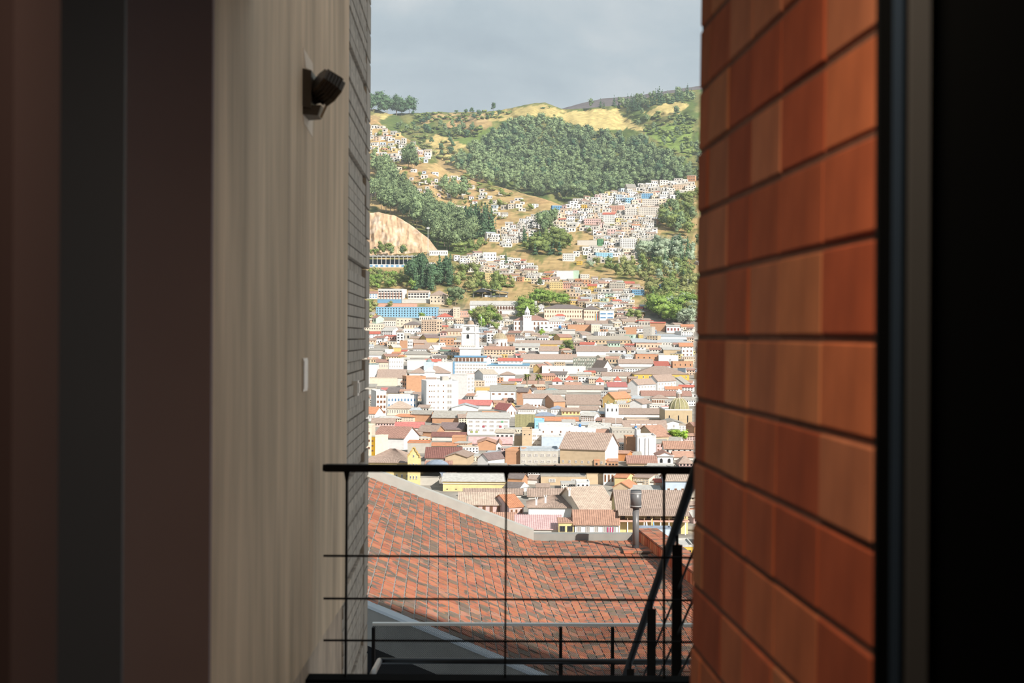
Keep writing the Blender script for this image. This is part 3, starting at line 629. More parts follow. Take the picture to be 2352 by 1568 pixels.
def bldg(label, x0, x1, yt, yb, roof='flat', wall='white', rc='brown', yr=None, D=None, yaw=0, win=None, swin=None, d=None, name='house', cat='house', group=None, hi=0, lm=None, pitch=25, deep=7.0, wz=(.14, .92), reg=True):
    d = d or gd(yb); k = d / F; w = (x1 - x0) * k; h = (yb - yt) * k
    base = P((x0 + x1) / 2, yb, d)
    root = empty(name, base, R(yaw)); tag(root, label, cat, group)
    rise = 0
    if roof in ('gable', 'hip', 'shed', 'half') and yr is not None:
        up = (yt - yr) * k; s = (yr - 773) / F
        tp = math.tan(R(9 if roof == 'shed' else pitch)); L_ = up / max(tp + s, .05)
        L_ = max(L_, 2.0); D = D or (L_ if roof == 'shed' else 2 * L_); D = min(max(D, 5), 40)
        run = D if roof == 'shed' else D / 2
        rise = max(up - s * run, .25)
    elif roof in ('front', 'pyr') and yr is not None: rise = (yt - yr) * k
    D = D or min(max(w * .75, 7), 18)
    hw = w / 2; mb = MB()
    # walls
    if roof == 'front':
        mb.v += [(-hw, 0, -deep), (hw, 0, -deep), (hw, 0, h), (0, 0, h + rise), (-hw, 0, h), (-hw, D, -deep), (hw, D, -deep), (hw, D, h), (0, D, h + rise), (-hw, D, h)]
        for f in ((0, 1, 2, 3, 4), (9, 8, 7, 6, 5), (1, 6, 7, 2), (5, 0, 4, 9)): mb.f.append(f); mb.m.append(0)
    elif roof in ('gable', 'half'):
        mb.v += [(-hw, 0, -deep), (hw, 0, -deep), (hw, 0, h), (-hw, 0, h), (-hw, D, -deep), (hw, D, -deep), (hw, D, h), (-hw, D, h), (hw, D/2, h + rise), (-hw, D/2, h + rise)]
        for f in ((0, 1, 2, 3), (7, 6, 5, 4), (1, 5, 6, 8, 2), (4, 0, 3, 9, 7)): mb.f.append(f); mb.m.append(0)
    elif roof == 'shed':
        mb.hexa([(-hw, 0, -deep), (hw, 0, -deep), (hw, D, -deep), (-hw, D, -deep), (-hw, 0, h), (hw, 0, h), (hw, D, h + rise), (-hw, D, h + rise)])
    else: mb.box(-hw, hw, 0, D, -deep, h)
    mb.build('wall', wm(wall), root)
    # roof
    ov = min(.45, w * .06); rb = MB(); nrib = max(4, int(w / (.42 if hi > 1 else .55)))
    e = Vector
    if roof == 'flat':
        t = min(.5, h * .12); th = .22
        for a in ((-hw - .06, hw + .06, -.06, th), (-hw - .06, hw + .06, D - th, D + .06), (-hw - .06, -hw + th, th, D - th), (hw - th, hw + .06, th, D - th)): rb.box(a[0], a[1], a[2], a[3], h - .05, h + t)
        rb.box(-hw + th, hw - th, th, D - th, h - .1, h + .04)
    elif roof in ('gable', 'half'):
        sl = rise / (D / 2); zf = h - ov * sl + .1
        A_, B_, C_, D_ = (-hw - ov, -ov, zf), (hw + ov, -ov, zf), (hw + ov, D/2, h + rise + .1), (-hw - ov, D/2, h + rise + .1)
        slab(rb, A_, B_, C_, D_); A2, B2 = (hw + ov, D + ov, zf), (-hw - ov, D + ov, zf); slab(rb, A2, B2, D_, C_)
        if hi: ribs(rb, A_, B_, C_, D_, nrib, .10)
    elif roof == 'front':
        sl = rise / hw; zf = h - ov * sl + .1
        A_, B_, C_, D_ = (hw + ov, -ov, zf), (hw + ov, D + ov, zf), (0, D + ov, h + rise + .1), (0, -ov, h + rise + .1)
        slab(rb, A_, B_, C_, D_); A2, B2 = (-hw - ov, D + ov, zf), (-hw - ov, -ov, zf); slab(rb, A2, B2, D_, C_)
        if hi: n2 = max(4, int(D / .5)); ribs(rb, A_, B_, C_, D_, n2, .1); ribs(rb, A2, B2, D_, C_, n2, .1)
    elif roof in ('hip', 'pyr'):
        q = min(D / 2, hw * .9) if roof == 'hip' else hw
        dy = D / 2; zf = h - .05; zr = h + rise
        a, b, c_, d_ = (-hw - ov, -ov, zf), (hw + ov, -ov, zf), (hw + ov, D + ov, zf), (-hw - ov, D + ov, zf); r0, r1 = (-hw + q, dy, zr), (hw - q, dy, zr)
        rb.quad(a, b, r1, r0); rb.quad(c_, d_, r0, r1); rb.tri(b, c_, r1); rb.tri(d_, a, r0)
        rb.hexa([(x, y, z_ - .18) for x, y, z_ in (a, b, c_, d_)] + [a, b, c_, d_])
        if hi: ribs(rb, a, b, r1, r0, nrib, .09); ribs(rb, b, c_, r1, r1, max(4, int(D / .55)), .09); ribs(rb, d_, a, r0, r0, max(4, int(D / .55)), .09)
    elif roof == 'shed':
        A_, B_, C_, D_ = (-hw - ov, -ov, h + .08), (hw + ov, -ov, h + .08), (hw + ov, D + ov, h + rise + .08), (-hw - ov, D + ov, h + rise + .08); slab(rb, A_, B_, C_, D_, .16)
        if hi: ribs(rb, A_, B_, C_, D_, nrib, .08)
    rb.build('roof', rm(rc if rc in ROOFS else 'palegrey') if roof != 'flat' else (rm(rc) if rc in ROOFS else wm(wall)), root)
    if win:
        nx, nz = win[0], win[1]; stl = win[2] if len(win) > 2 else 'dark'; fw = win[3] if len(win) > 3 else .46; fh = win[4] if len(win) > 4 else .5; arch = len(win) > 5
        cw = w / nx; z0, z1 = h * wz[0], h * wz[1]; ch = (z1 - z0) / nz
        for i in range(nx):
            for j in range(nz):
                window(root, -hw + cw * (i + .5), -.02, z0 + ch * (j + .5 - fh / 2), max(cw * fw, .5), ch * fh, stl, arch=arch)
    if swin:
        nx, nz = swin[0], swin[1]; stl = swin[2] if len(swin) > 2 else 'dark'; sx = 1 if yaw < 0 else -1
        cw = D / nx; z0, z1 = h * wz[0], h * wz[1]; ch = (z1 - z0) / nz
        for i in range(nx):
            for j in range(nz): window(root, sx * (hw + .02), cw * (i + .5), z0 + ch * (j + .25), cw * .45, ch * .5, stl, R(90) * sx)
    if reg: FOOT.append((x0, x1, min(yt, yr or yt), yb))
    if lm: LMS.append(((x0 + x1) / 2, (yt + yb) / 2, lm))
    DIM[root.name] = (w, h, D)
    return root
def dims(o): return DIM[o.name]
# ================================================================ the town, building by building
B = bldg
# ---- upper town, at the foot of the hills
B('low white school wing with red brown roof beside the long school block', 842, 867, 673, 687, 'gable', 'white', 'redbrown', 669, win=(4, 2, 'blue'))
o = B('three storey white school block with salmon pillars above a blue wall', 867, 925, 664, 687, 'flat', 'white', 'white', yaw=-14, D=14, win=(8, 3, 'dark', .7, .45), lm='white school block')
w_, h_, D_ = dims(o)
for i in range(9): m = MB(); m.box(-w_/2 + i * w_/8 - .25, -w_/2 + i * w_/8 + .25, -.5, 0, 0, h_ * .7); m.build('pillar', wm('salmon'), o)
B('two storey white school block with tan roof and pale blue gable end', 936, 985, 671, 687, 'gable', 'white', 'tan', 667, yaw=-12, win=(7, 2, 'dark', .7, .5), swin=(2, 1, 'blue'))
B('plain blue boundary wall below the white school block', 867, 922, 688, 696, 'flat', 'blue', 'skyblue', D=3, name='boundary_wall', cat='wall')
B('pale grey boundary wall below the tan roofed school', 923, 986, 688, 696, 'flat', 'grey', 'palegrey', D=3, name='boundary_wall', cat='wall')
B('cream two storey house with brown hip roof beside the big dark tree', 987, 1021, 677, 699, 'hip', 'cream', 'brown', 667, yaw=-10, win=(4, 2, 'dark', .3, .4), lm='brown hipped cream house')
B('long terracotta retaining wall above the sky blue apartments', 864, 958, 697, 705, 'flat', 'salmon', 'terracotta', D=3, name='retaining_wall', cat='wall')
B('long sky blue apartment block with rows of small dark windows', 862, 1004, 706, 729, 'flat', 'skyblue', 'skyblue', D=12, yaw=-7, win=(22, 4, 'dark', .36, .5), lm='long sky blue apartments', name='apartment_block', cat='building', wz=(.06, 1.0))
B('grey concrete school block with a strip of high windows', 1007, 1041, 710, 727, 'flat', 'concrete', 'palegrey', D=12, win=(8, 2, 'dark', .5, .3), lm='grey concrete school')
B('narrow cream stair tower beside the grey concrete school', 1041, 1056, 706, 731, 'flat', 'cream', 'beige', D=10, win=(2, 4, 'dark', .25, .3), name='tower', cat='tower')
B('small gabled house with red brown roof and mint balcony', 851, 866, 730, 742, 'gable', 'mint', 'redbrown', 724, yaw=-38, win=(2, 1), lm='mint balcony house')
B('cream three storey house below the sky blue apartments', 910, 945, 731, 750, 'flat', 'cream', 'palegrey', win=(4, 2, 'dark', .3, .3))
B('low cream house with a row of dark openings', 880, 909, 737, 751, 'flat', 'offwhite', 'beige', win=(6, 2, 'dark', .5, .35))
B('long cream crenellated block with two rows of dark windows', 836, 880, 744, 760, 'flat', 'cream', 'palegrey', win=(8, 2, 'dark', .42, .35), lm='crenellated cream block')
B('cream hall with grey green hip roof and five tall windows', 928, 967, 745, 755, 'hip', 'cream', 'dark', 738, win=(6, 1, 'brown', .3, .7), lm='grey green hipped hall')
B('tall peach apartment tower with many small windows', 967, 1004, 735, 765, 'flat', 'peach', 'offwhite', yaw=-18, win=(6, 5, 'dark', .42, .42), swin=(2, 3), lm='tall peach tower', name='apartment_block', cat='building', D=13)
B('white house with grey hip roof and one red slope', 1003, 1040, 727, 737, 'hip', 'white', 'red', 719, win=(6, 1, 'dark', .35, .5), lm='grey and red hipped house')
B('cream three window house with pale flat roof by the slope', 1047, 1064, 731, 747, 'flat', 'peach', 'offwhite', win=(4, 2, 'dark', .55, .4))
B('orange striped block beside the cream stair tower', 1056, 1076, 714, 728, 'flat', 'salmon', 'beige', win=(5, 1, 'white', .4, .7))
B('white house with pale grey roof and brick gable end', 874, 904, 759, 771, 'gable', 'white', 'palegrey', 751, yaw=-28, win=(5, 2, 'dark', .3, .4))
B('long low white building under the grey green hipped hall', 917, 966, 756, 767, 'flat', 'white', 'white', win=(8, 1, 'dark', .4, .3))
B('white house row under a thin red roof at the concrete edge', 836, 872, 766, 778, 'gable', 'white', 'red', 761, win=(4, 2, 'dark', .25, .3), lm='thin red roofed row')
B('peach house with brown roof and four tall windows', 1024, 1061, 760, 771, 'gable', 'peach', 'brown', 754, win=(5, 1, 'brown', .22, .6), lm='peach house by the clock tower')
B('pink house with small brown roof below the tall peach tower', 1011, 1026, 763, 772, 'hip', 'pink', 'rust', 759, win=(2, 1))
B('ochre barn with bare side wall and dark brown roof', 977, 1010, 775, 791, 'gable', 'ochre', 'purple', 768, yaw=30, lm='ochre barn')
B('brick house with two dark doors beside the ochre barn', 1011, 1042, 777, 793, 'flat', 'brick', 'brick', win=(4, 2, 'dark', .3, .4))
B('white wall house with flat roof below the ochre barn', 990, 1023, 793, 804, 'flat', 'white', 'white', D=10)
B('white house with wide brown roof and four square windows', 947, 984, 800, 812, 'gable', 'white', 'brown', 791, yaw=-16, win=(6, 1, 'white', .28, .45), lm='wide brown roofed white house')
B('ochre gabled house with pale roof beside the white turret', 902, 922, 797, 808, 'gable', 'ochre', 'palegrey', 791, yaw=28)
B('slim white turret house with narrow windows', 936, 948, 780, 800, 'flat', 'white', 'white', win=(3, 2, 'dark', .3, .4), D=9, name='turret', cat='tower')
B('brick house with brown gable behind the white turret', 950, 983, 787, 797, 'gable', 'brick', 'brown', 780, yaw=25)
B('white house with red eaves behind the thin brown roof', 882, 912, 772, 782, 'shed', 'salmon', 'red', 769, win=(5, 1))
B('three storey white house with dark balconies', 911, 927, 764, 788, 'flat', 'white', 'palegrey', win=(2, 3, 'dark', .5, .5), D=9)
B('grey concrete cube house beside the dark balconies', 924, 942, 766, 782, 'flat', 'concrete', 'concrete', D=9, win=(2, 1))
B('brick shell house between balconies and turret', 918, 936, 783, 800, 'flat', 'brick', 'concrete', D=9)
B('long grey roofed shed at the edge of the boards', 848, 884, 805, 812, 'shed', 'offwhite', 'grey', 799)
B('white cube house below the slim turret', 884, 903, 803, 816, 'flat', 'white', 'white', D=9)
B('green sheet roofed workshop beside the wide brown roof', 1011, 1038, 806, 812, 'shed', 'concrete', 'greenroof', 803)
B('long grey curved roof shed above the white blocks', 930, 990, 814, 821, 'shed', 'offwhite', 'grey', 806)
B('white gabled hall with grey roof at the concrete edge', 845, 885, 814, 823, 'gable', 'white', 'grey', 808)
# ---- clock tower
def clocktower():
    x0, x1, yb = 1055, 1100, 832; d = gd(yb); k = d / F
    c = empty('clock_tower', P(1076.5, yb, d), R(-9)); tag(c, 'tall white church bell tower with round clock and small dome', 'tower')
    LMS.append((1076, 800, 'clock tower')); FOOT.append((1055, 1100, 735, 832))
    wh = wm('white')
    def lvl(nm, half, ya, yb_, o=.0):
        m = MB(); m.box(-half * k, half * k, -half * k + 20 * k, half * k + 20 * k, (832 - ya) * k - .01, (832 - yb_) * k); return m.build(nm, wh, c)
    lvl('base_stage', 21, 850, 800); lvl('cornice', 22.5, 801, 797); lvl('middle_stage', 18, 797, 764); lvl('cornice', 19.5, 765, 762); lvl('clock_stage', 16.5, 762, 748); lvl('cornice', 17.5, 749, 746.5)
    lvl('dome_base', 9.5, 747, 745)
    m = MB(); rr = 9 * k; m.lathe([(rr, 0), (rr * .97, rr * .35), (rr * .8, rr * .7), (rr * .5, rr * .95), (rr * .18, rr * 1.08), (0, rr * 1.1)], 16, (0, 20 * k, (832 - 745) * k)); dm = smooth(m.build('dome', mat('dome_tile_brown', W(190, 160, 130), .8, .6, 1.5, W(160, 130, 105)), c))
    m = MB(); m.lathe([(2.3*k, 0), (2.3*k, 4.5*k), (2.8*k, 4.8*k), (0, 8*k)], 8, (0, 20*k, (832 - 735.5)*k)); m.build('lantern', wh, dm)
    fy = 20 * k - 18 * k
    fc = 20 * k - 16.5 * k
    m = MB(); m.tube((-2.5*k, fc - .2, (832 - 754.5)*k), (-2.5*k, fc + .2, (832 - 754.5)*k), 4.2*k, n=20); cf = m.build('clock_face', mat('clock_dial', W(120, 120, 118), .5, .5, 2, W(180, 176, 170)), c)
    m = MB(); m.bar((-2.5*k, fc - .35, (832 - 754.5)*k), (-2.5*k, fc - .35, (832 - 751.2)*k), .25, .1); m.bar((-2.5*k, fc - .35, (832 - 754.5)*k), (-.6*k, fc - .35, (832 - 755.5)*k), .25, .1); m.build('clock_hands', mat('clock_hand', (.02, .02, .02)), cf)
    window(c, -2.5*k, fy - .05, (832 - 777)*k, 5*k, 9.5*k, 'dark', arch=True)
    for i in range(-3, 4): m = MB(); m.box(i*5*k - .5, i*5*k + .5, 20*k - 21*k - .4, 20*k - 21*k + .1, (832 - 798)*k, (832 - 792.5)*k); m.build('bracket', wm('offwhite'), c)
    for sx in (-1, 1):
        for zz, hh in ((797, 764), (762, 748)):
            m = MB(); hf = 18 if zz == 797 else 16.5; m.box(sx*(hf - 2)*k - 1.3*k, sx*(hf - 2)*k + 1.3*k, 20*k - hf*k - .35, 20*k - hf*k + .1, (832 - zz)*k, (832 - hh)*k); m.build('pilaster', wh, c)
    m = MB(); m.box(-20*k, 2*k, 8*k, 60*k, -4, (832 - 815)*k); m.build('nave', wh, c)
clocktower()
def dome_church(label, lm, xc, r, ytop, ybase, ydrum, rl, ylt, tint, d, body=None, wall='white', n=20):
    k = d / F; yb = ydrum
    c = empty('domed_church', P(xc, yb, d), 0); tag(c, label, 'church'); LMS.append((xc, yb, lm)); FOOT.append((xc - r, xc + r, ytop, yb))
    m = MB(); m.lathe([(r*1.08*k, -10), (r*1.08*k, (yb - ybase)*k), (r*1.14*k, (yb - ybase)*k), (r*1.14*k, (yb - ybase + 1.5)*k), (0, (yb - ybase + 1.5)*k)], 24, (0, r*k, 0)); m.build('drum', wm(wall), c)
    H = (ybase - ytop); m = MB(); prof = [(r*k*math.cos(a), (yb - ybase)*k + H*k*math.sin(a)) for a in np.linspace(0, math.pi/2, 9)]; m.lathe(prof, 24, (0, r*k, .2)); dm = smooth(m.build('dome', mat('dome_tiles_' + lm.replace(' ', '_'), tint, .7, .8, .9, tuple(x*.6 for x in tint)), c))
    for i in range(12):
        a = i * math.pi / 6; m = MB()
        for (r0, z0), (r1, z1) in zip(prof[:-1], prof[1:]): m.bar((r0*1.01*math.cos(a), r*k + r0*1.01*math.sin(a), z0 + .2), (r1*1.01*math.cos(a), r*k + r1*1.01*math.sin(a), z1 + .2), .35, .3)
        m.build('dome_rib', mat('dome_rib', W(214, 200, 160)), dm)
    zl = (yb - ytop)*k; m = MB(); m.lathe([(rl*k, zl - .6), (rl*k, zl + (ytop - ylt)*k*.6), (rl*1.2*k, zl + (ytop - ylt)*k*.62), (0, zl + (ytop - ylt)*k)], 10, (0, r*k, 0)); ln_ = m.build('lantern', wm('white'), c)
    for i in range(4):
        a = -math.pi/2 + (i - 1.5)*.62; z = zl + .3; o = window(c, rl*k*1.02*math.cos(a), r*k + rl*k*1.02*math.sin(a), z, rl*k*.35, (ytop - ylt)*k*.42, 'brown', a + math.pi/2)
    for i in range(4):
        a = -math.pi/2 + (i - 1.5)*.55; window(c, r*1.09*k*math.cos(a), r*k + r*1.09*k*math.sin(a), (yb - ydrum)*k + .2 + 0, r*.20*k, (yb - ybase)*k*.55, 'brown', a + math.pi/2, arch=True)
    return c
dome_church('white church drum with ribbed olive brown dome and lantern', 'olive domed church', 1147.5, 16.5, 765, 779.5, 796, 4.2, 748, W(196, 172, 128), gd(803))
B('long orange brown roofed hall under the olive dome', 1112, 1182, 802, 816, 'gable', 'peach', 'terracotta', 795, win=(10, 2, 'dark', .5, .45), lm='orange hall under the dome')
B('brick house with white columns beside the olive dome', 1163, 1182, 768, 788, 'flat', 'brick', 'dark', win=(3, 1, 'dark', .6, .2), D=10, wz=(.7, 1))
B('white concrete house with three open floors beside the dome', 1118, 1135, 765, 788, 'flat', 'white', 'palegrey', win=(2, 3, 'dark', .5, .5), D=10)
# open metal canopy above the arcaded school
def canopy():
    d = gd(684); k = d / F; c = empty('market_canopy', P(1128, 684, d)); tag(c, 'open sided metal canopy with dark gable above the arcaded school', 'canopy'); FOOT.append((1087, 1168, 661, 684)); LMS.append((1128, 672, 'metal canopy'))
    me = rm('metal'); m = MB(); z0, z1 = (684 - 671)*k, (684 - 661.5)*k
    slab(m, (-22*k + 22*k*0, -2, z1), (40*k, -2, z0), (40*k, 16, z0), (-16*k, 16, z1), .3); slab(m, (-41*k, -2, z0), (-22*k, -2, z1), (-16*k, 16, z1), (-36*k, 16, z0), .3); m.build('roof', me, c)
    m = MB(); m.tri((-41*k, -2.1, z0), (0, -2.1, z0), (-22*k, -2.1, z1)); m.build('gable_panel', mat('dark_gable', W(64, 66, 74)), c)
    for x in (-40, -20, 0, 20, 38): m = MB(); m.box(x*k - .3, x*k + .3, 0, .6, -3, z0 - .2); m.build('post', mat('canopy_post', W(140, 140, 140)), c)
    m = MB(); m.box(-15*k, 36*k, 4, 12, -3, (684 - 677)*k); m.build('wall', wm('paleblue'), c)
canopy()
def arcade():
    o = B('long white arcaded college with pale roof on the slope', 1079, 1231, 700, 722, 'gable', 'white', 'palegrey', 691, yaw=-4, D=16, lm='arcaded white college', name='college', cat='building')
    w, h, D = dims(o); k = w / 152
    for i in range(16): window(o, (-76 + 15 + i*6.65 + 3)*k, -.02, h*.52, 4.4*k, h*.34, 'brown', arch=True)
    for i in range(9): window(o, (-76 + 15 + i*6.65 + 3)*k, -.02, h*.02, 4.4*k, h*.34, 'brown', arch=True)
    for i in range(5): window(o, (-76 + 128 + i*4)*k, -.02, h*.4, 2*k, h*.34, 'dark')
    m = MB(); m.box(-w/2 - .2, w/2 + .2, -.35, 0, h*.46, h*.49); m.build('string_course', wm('offwhite'), o)
arcade()
def college():
    o = B('long cream college with dark grey hip roof and flag banners', 1250, 1342, 708, 735, 'hip', 'cream', 'dark', 699, D=22, win=(16, 2, 'brown', .4, .42), lm='dark roofed college', name='college', cat='building')
    o2 = B('projecting end wing of the dark roofed college', 1341, 1376, 710, 736, 'hip', 'cream', 'dark', 701, D=16, win=(6, 2, 'brown', .42, .42), name='college_wing', cat='building')
    w, h, D = dims(o2); k = w / 35
    for i, (x, c) in enumerate(((9.5, 'yolk'), (11.5, 'blue'), (13.2, 'red'))):
        m = MB(); m.box(x*k - .95*k, x*k + .95*k, -.3, -.15, h*.02, h*.62); m.build('banner', mat('banner_' + c, WALLS[c], .8), o2)
college()
B('white gabled wing with tall windows at the end of the college', 1236, 1250, 702, 716, 'hip', 'white', 'palegrey', 698, win=(3, 1, 'dark', .3, .5))
def steeple():
    d = gd(763); k = d / F
    o = B('white mission house with brown hip roof behind a steeple', 1180, 1258, 735, 763, 'hip', 'white', 'redbrown', 724, win=(9, 2, 'brown', .34, .6), lm='mission house', name='mission_house', cat='building', yaw=-3)
    c = empty('steeple', P(1211, 763, d - 3), 0); tag(c, 'white pointed steeple in front of the mission house', 'tower'); LMS.append((1211, 735, 'white steeple')); FOOT.append((1201, 1222, 703, 763))
    m = MB(); m.box(-9.5*k, 9.5*k, 0, 18*k, -4, 39*k); m.build('shaft', wm('white'), c)
    m = MB(); m.box(-10.3*k, 10.3*k, -.8*k, 18.8*k, 37*k, 39.5*k); m.build('cornice', wm('white'), c)
    m = MB(); m.lathe([(6.2*k, 39*k), (6.2*k, 46*k), (7*k, 46.5*k), (0, 60*k)], 8, (0, 9*k, 0)); m.build('spire', wm('white'), c)
    for x in (-2.2, 2.2): window(c, x*k, 2.6*k, 40.3*k, 1.6*k, 4.6*k, 'dark')
    for x in (-5, 0, 5): window(c, x*k, -.05, 33.5*k, 1.3*k, 2*k, 'brown')
steeple()
B('white veranda house with grey hip roof beside the mission house', 1255, 1294, 737, 754, 'hip', 'white', 'palegrey', 726, win=(7, 2, 'brown', .4, .5))
B('modern white box house with three wide windows', 1239, 1271, 746, 766, 'flat', 'white', 'white', D=10, win=(3, 1, 'dark', .5, .25), wz=(.45, .95), lm='white box house')
B('small white house with bright red hip roof below the college', 1275, 1298, 725, 737, 'hip', 'white', 'red', 718, win=(5, 1, 'dark', .4, .5), lm='bright red hip roof')
B('long bare brick hall with dark eaves', 1304, 1357, 746, 760, 'flat', 'brick', 'terracotta', D=12, lm='bare brick hall')
B('pale grey barrel roofed shed below the brick hall', 1291, 1321, 758, 767, 'shed', 'grey', 'palegrey', 756)
B('long house with brown roof and ochre wall below the mission', 1186, 1294, 789, 796, 'gable', 'ochre', 'brown', 781, lm='long ochre and brown house')
B('tall ochre gable wall with brown roof', 1284, 1316, 774, 788, 'gable', 'ochre', 'redbrown', 767, yaw=28)
B('white hall with brown roof beside the dark clipped trees', 1240, 1283, 805, 822, 'gable', 'white', 'brown', 795, D=12, lm='brown roofed white hall')
B('white hall with brown roof behind the scaffold', 1324, 1398, 806, 818, 'gable', 'white', 'brown', 794, lm='long brown hall behind the scaffold')
B('grey sheet roofed sheds between dome and brown hall', 1180, 1240, 796, 808, 'shed', 'offwhite', 'palegrey', 788, win=(4, 1))
B('modern white office with blue balcony stripes', 1377, 1410, 714, 737, 'flat', 'white', 'white', D=10, win=(2, 2, 'blue', .8, .3), lm='office with blue balcony stripes')
B('big brick house with concrete frame on the slope foot', 1493, 1527, 741, 760, 'gable', 'brick', 'red', 739, yaw=-16, lm='framed brick house')
B('tall bare concrete house with six windows', 1477, 1497, 751, 777, 'flat', 'concrete', 'concrete', yaw=-20, win=(2, 3, 'pale', .35, .4), swin=(2, 3, 'pale'), lm='tall bare concrete house', D=12)
B('grey concrete house with red edged roof and pillars', 1467, 1501, 737, 750, 'flat', 'concrete', 'red', win=(5, 1, 'dark', .3, .5), D=12)
B('windowless brick warehouse beside the concrete houses', 1434, 1462, 752, 767, 'flat', 'brick', 'terracotta', D=12)
B('long low grey hall with one dark door', 1393, 1434, 751, 758, 'flat', 'grey', 'palegrey', win=(5, 1, 'dark', .1, .6))
B('cream two storey house below the dark roofed college', 1358, 1378, 745, 764, 'flat', 'cream', 'metal', win=(4, 2, 'white', .3, .3))
B('white gabled house with brown roof below the bare brick hall', 1336, 1358, 769, 775, 'gable', 'white', 'brown', 763, yaw=30)
B('broad beige sheet roofed market hall', 1350, 1448, 780, 790, 'shed', 'tan', 'beige', 771, win=(12, 1, 'dark', .4, .4), lm='beige market hall')
B('wide grey metal roofed market hall', 1453, 1588, 786, 790, 'shed', 'offwhite', 'metal', 777, lm='grey metal market hall')
B('second metal roofed hall behind the market', 1505, 1588, 773, 778, 'shed', 'white', 'metal', 767)
B('white shop house with mint front', 1396, 1424, 787, 796, 'gable', 'mint', 'dark', 783, win=(4, 1))
B('peach house row with square windows below the market', 1461, 1520, 789, 801, 'flat', 'peach', 'terracotta', win=(7, 1, 'dark', .3, .4), lm='peach row')
B('white shop row with red framed sign by the slope', 1531, 1562, 749, 764, 'shed', 'white', 'palegrey', 746, win=(4, 1, 'red', .5, .5), lm='shop row with the red sign')
B('orange tile roofed house at the pier edge below the market', 1561, 1592, 795, 803, 'gable', 'offwhite', 'orange', 787, win=(4, 1))
B('white house with red eaves beside the round leafy trees', 1454, 1477, 708, 716, 'gable', 'white', 'red', 705, win=(5, 1, 'dark', .4, .5))
B('house with brown twin roofs below the college wing', 1346, 1396, 743, 749, 'gable', 'white', 'brown', 736)
B('small yellow painted house between the concrete houses', 1467, 1477, 768, 777, 'flat', 'yolk', 'white', win=(2, 2, 'white'), D=8)
B('pale blue house with red shutters beside the tall concrete house', 1499, 1508, 758, 769, 'flat', 'blue', 'palegrey', win=(2, 2, 'red'), D=8)
B('brown roofed house in front of the grey sheds', 1397, 1460, 803, 812, 'gable', 'white', 'brown', 797, win=(5, 1), lm='brown roof by the peach row')
B('house with coral roof bands beside the peach gable house', 1396, 1422, 801, 808, 'shed', 'white', 'coral', 797)
B('peach gabled house with brown roof and big square windows', 1440, 1460, 803, 812, 'gable', 'peach', 'redbrown', 796, yaw=20, win=(3, 1, 'dark', .4, .5))
B('grey corrugated shed roof above the brick terrace', 1465, 1512, 812, 816, 'shed', 'offwhite', 'palegrey', 803)
B('brick terrace with paired small windows', 1460, 1512, 815, 828, 'flat', 'brick', 'orange', win=(4, 1, 'dark', .2, .3), lm='brick terrace')
B('plain white wall house beside the brick terrace', 1513, 1558, 817, 830, 'flat', 'white', 'white', D=10)
B('white and concrete house with two brown doors at the pier edge', 1566, 1592, 800, 822, 'flat', 'white', 'concrete', win=(3, 2, 'brown', .4, .4))
B('grey stone house under the metal shed', 1524, 1562, 803, 816, 'shed', 'stone', 'palegrey', 797)
# ---- middle town
B('tall white windowless block at the concrete edge', 834, 865, 837, 882, 'flat', 'white', 'teal', D=16, lm='windowless white block', name='apartment_block', cat='building')
B('long brown tiled roof beside the windowless white block', 866, 930, 867, 884, 'gable', 'offwhite', 'brown', 848, lm='long brown tiled roof')
B('stained cream boundary wall below the long brown roof', 849, 912, 868, 886, 'flat', 'cream', 'tan', D=3, name='boundary_wall', cat='wall')
o = B('broad brown hip roofed mansion with glass lantern', 940, 1033, 856, 868, 'hip', 'white', 'brown', 840, lm='mansion with the glass lantern', pitch=28, name='mansion', cat='building')
w_, h_, D_ = dims(o); k_ = gd(868) / F
m = MB(); m.box(-14*k_, 7*k_, D_/2 - 6, D_/2 + 6, h_, (868 - 838)*k_ + 2); m.build('lantern_wall', wm('paleblue'), o)
m = MB(); m.lathe([(6.5*k_, 0), (6*k_, 3*k_), (4*k_, 5.5*k_), (0, 7*k_)], 12, (-3*k_, D_/2, (868 - 838)*k_ + 2)); m.build('lantern_dome', rm('teal'), o)
B('square white block with slim windows behind the brown roofs', 893, 926, 824, 850, 'flat', 'white', 'white', win=(6, 2, 'pale', .28, .42), lm='slim windowed white block', name='apartment_block', cat='building')
B('long plain white wall block behind the mansion', 935, 977, 828, 850, 'flat', 'white', 'white', D=14)
B('white house with small red roof behind the mansion', 976, 1012, 830, 842, 'gable', 'white', 'red', 824)
B('white block with urn finials behind the mansion', 1005, 1040, 832, 862, 'flat', 'white', 'white', D=12)
B('cream house with purple brown roof beside the windowless block', 864, 892, 831, 850, 'gable', 'cream', 'redbrown', 825, win=(5, 1, 'pale'))
o = B('brick block with terrace greenery and dark orange side', 933, 978, 865, 902, 'flat', 'brick', 'concrete', yaw=16, D=12, swin=(2, 3), lm='brick block with the roof terrace', name='apartment_block', cat='building')
o = B('white six storey concrete apartment block with mixed windows', 979, 1053, 876, 943, 'flat', 'white', 'concrete', yaw=11, D=20, lm='six storey white block', name='apartment_block', cat='building')
w_, h_, D_ = dims(o)
for r in range(5):
    z = h_ * (.86 - r * .19)
    for fx, ww, hh in ((-.40, .035, .045), (-.33, .03, .045), (-.26, .03, .045), (-.13, .06, .085), (.03, .035, .05)): window(o, fx * w_, -.02, z - h_*hh*.5, ww * w_, h_ * hh, 'brown' if ww < .05 else 'pale')
    window(o, .22 * w_, -.02, z - h_*.06, .17 * w_, h_ * .115, 'pale')
m = MB(); m.box(.03*w_, .24*w_, 4, 12, h_, h_*1.16); m.build('roof_hut', wm('concrete'), o)
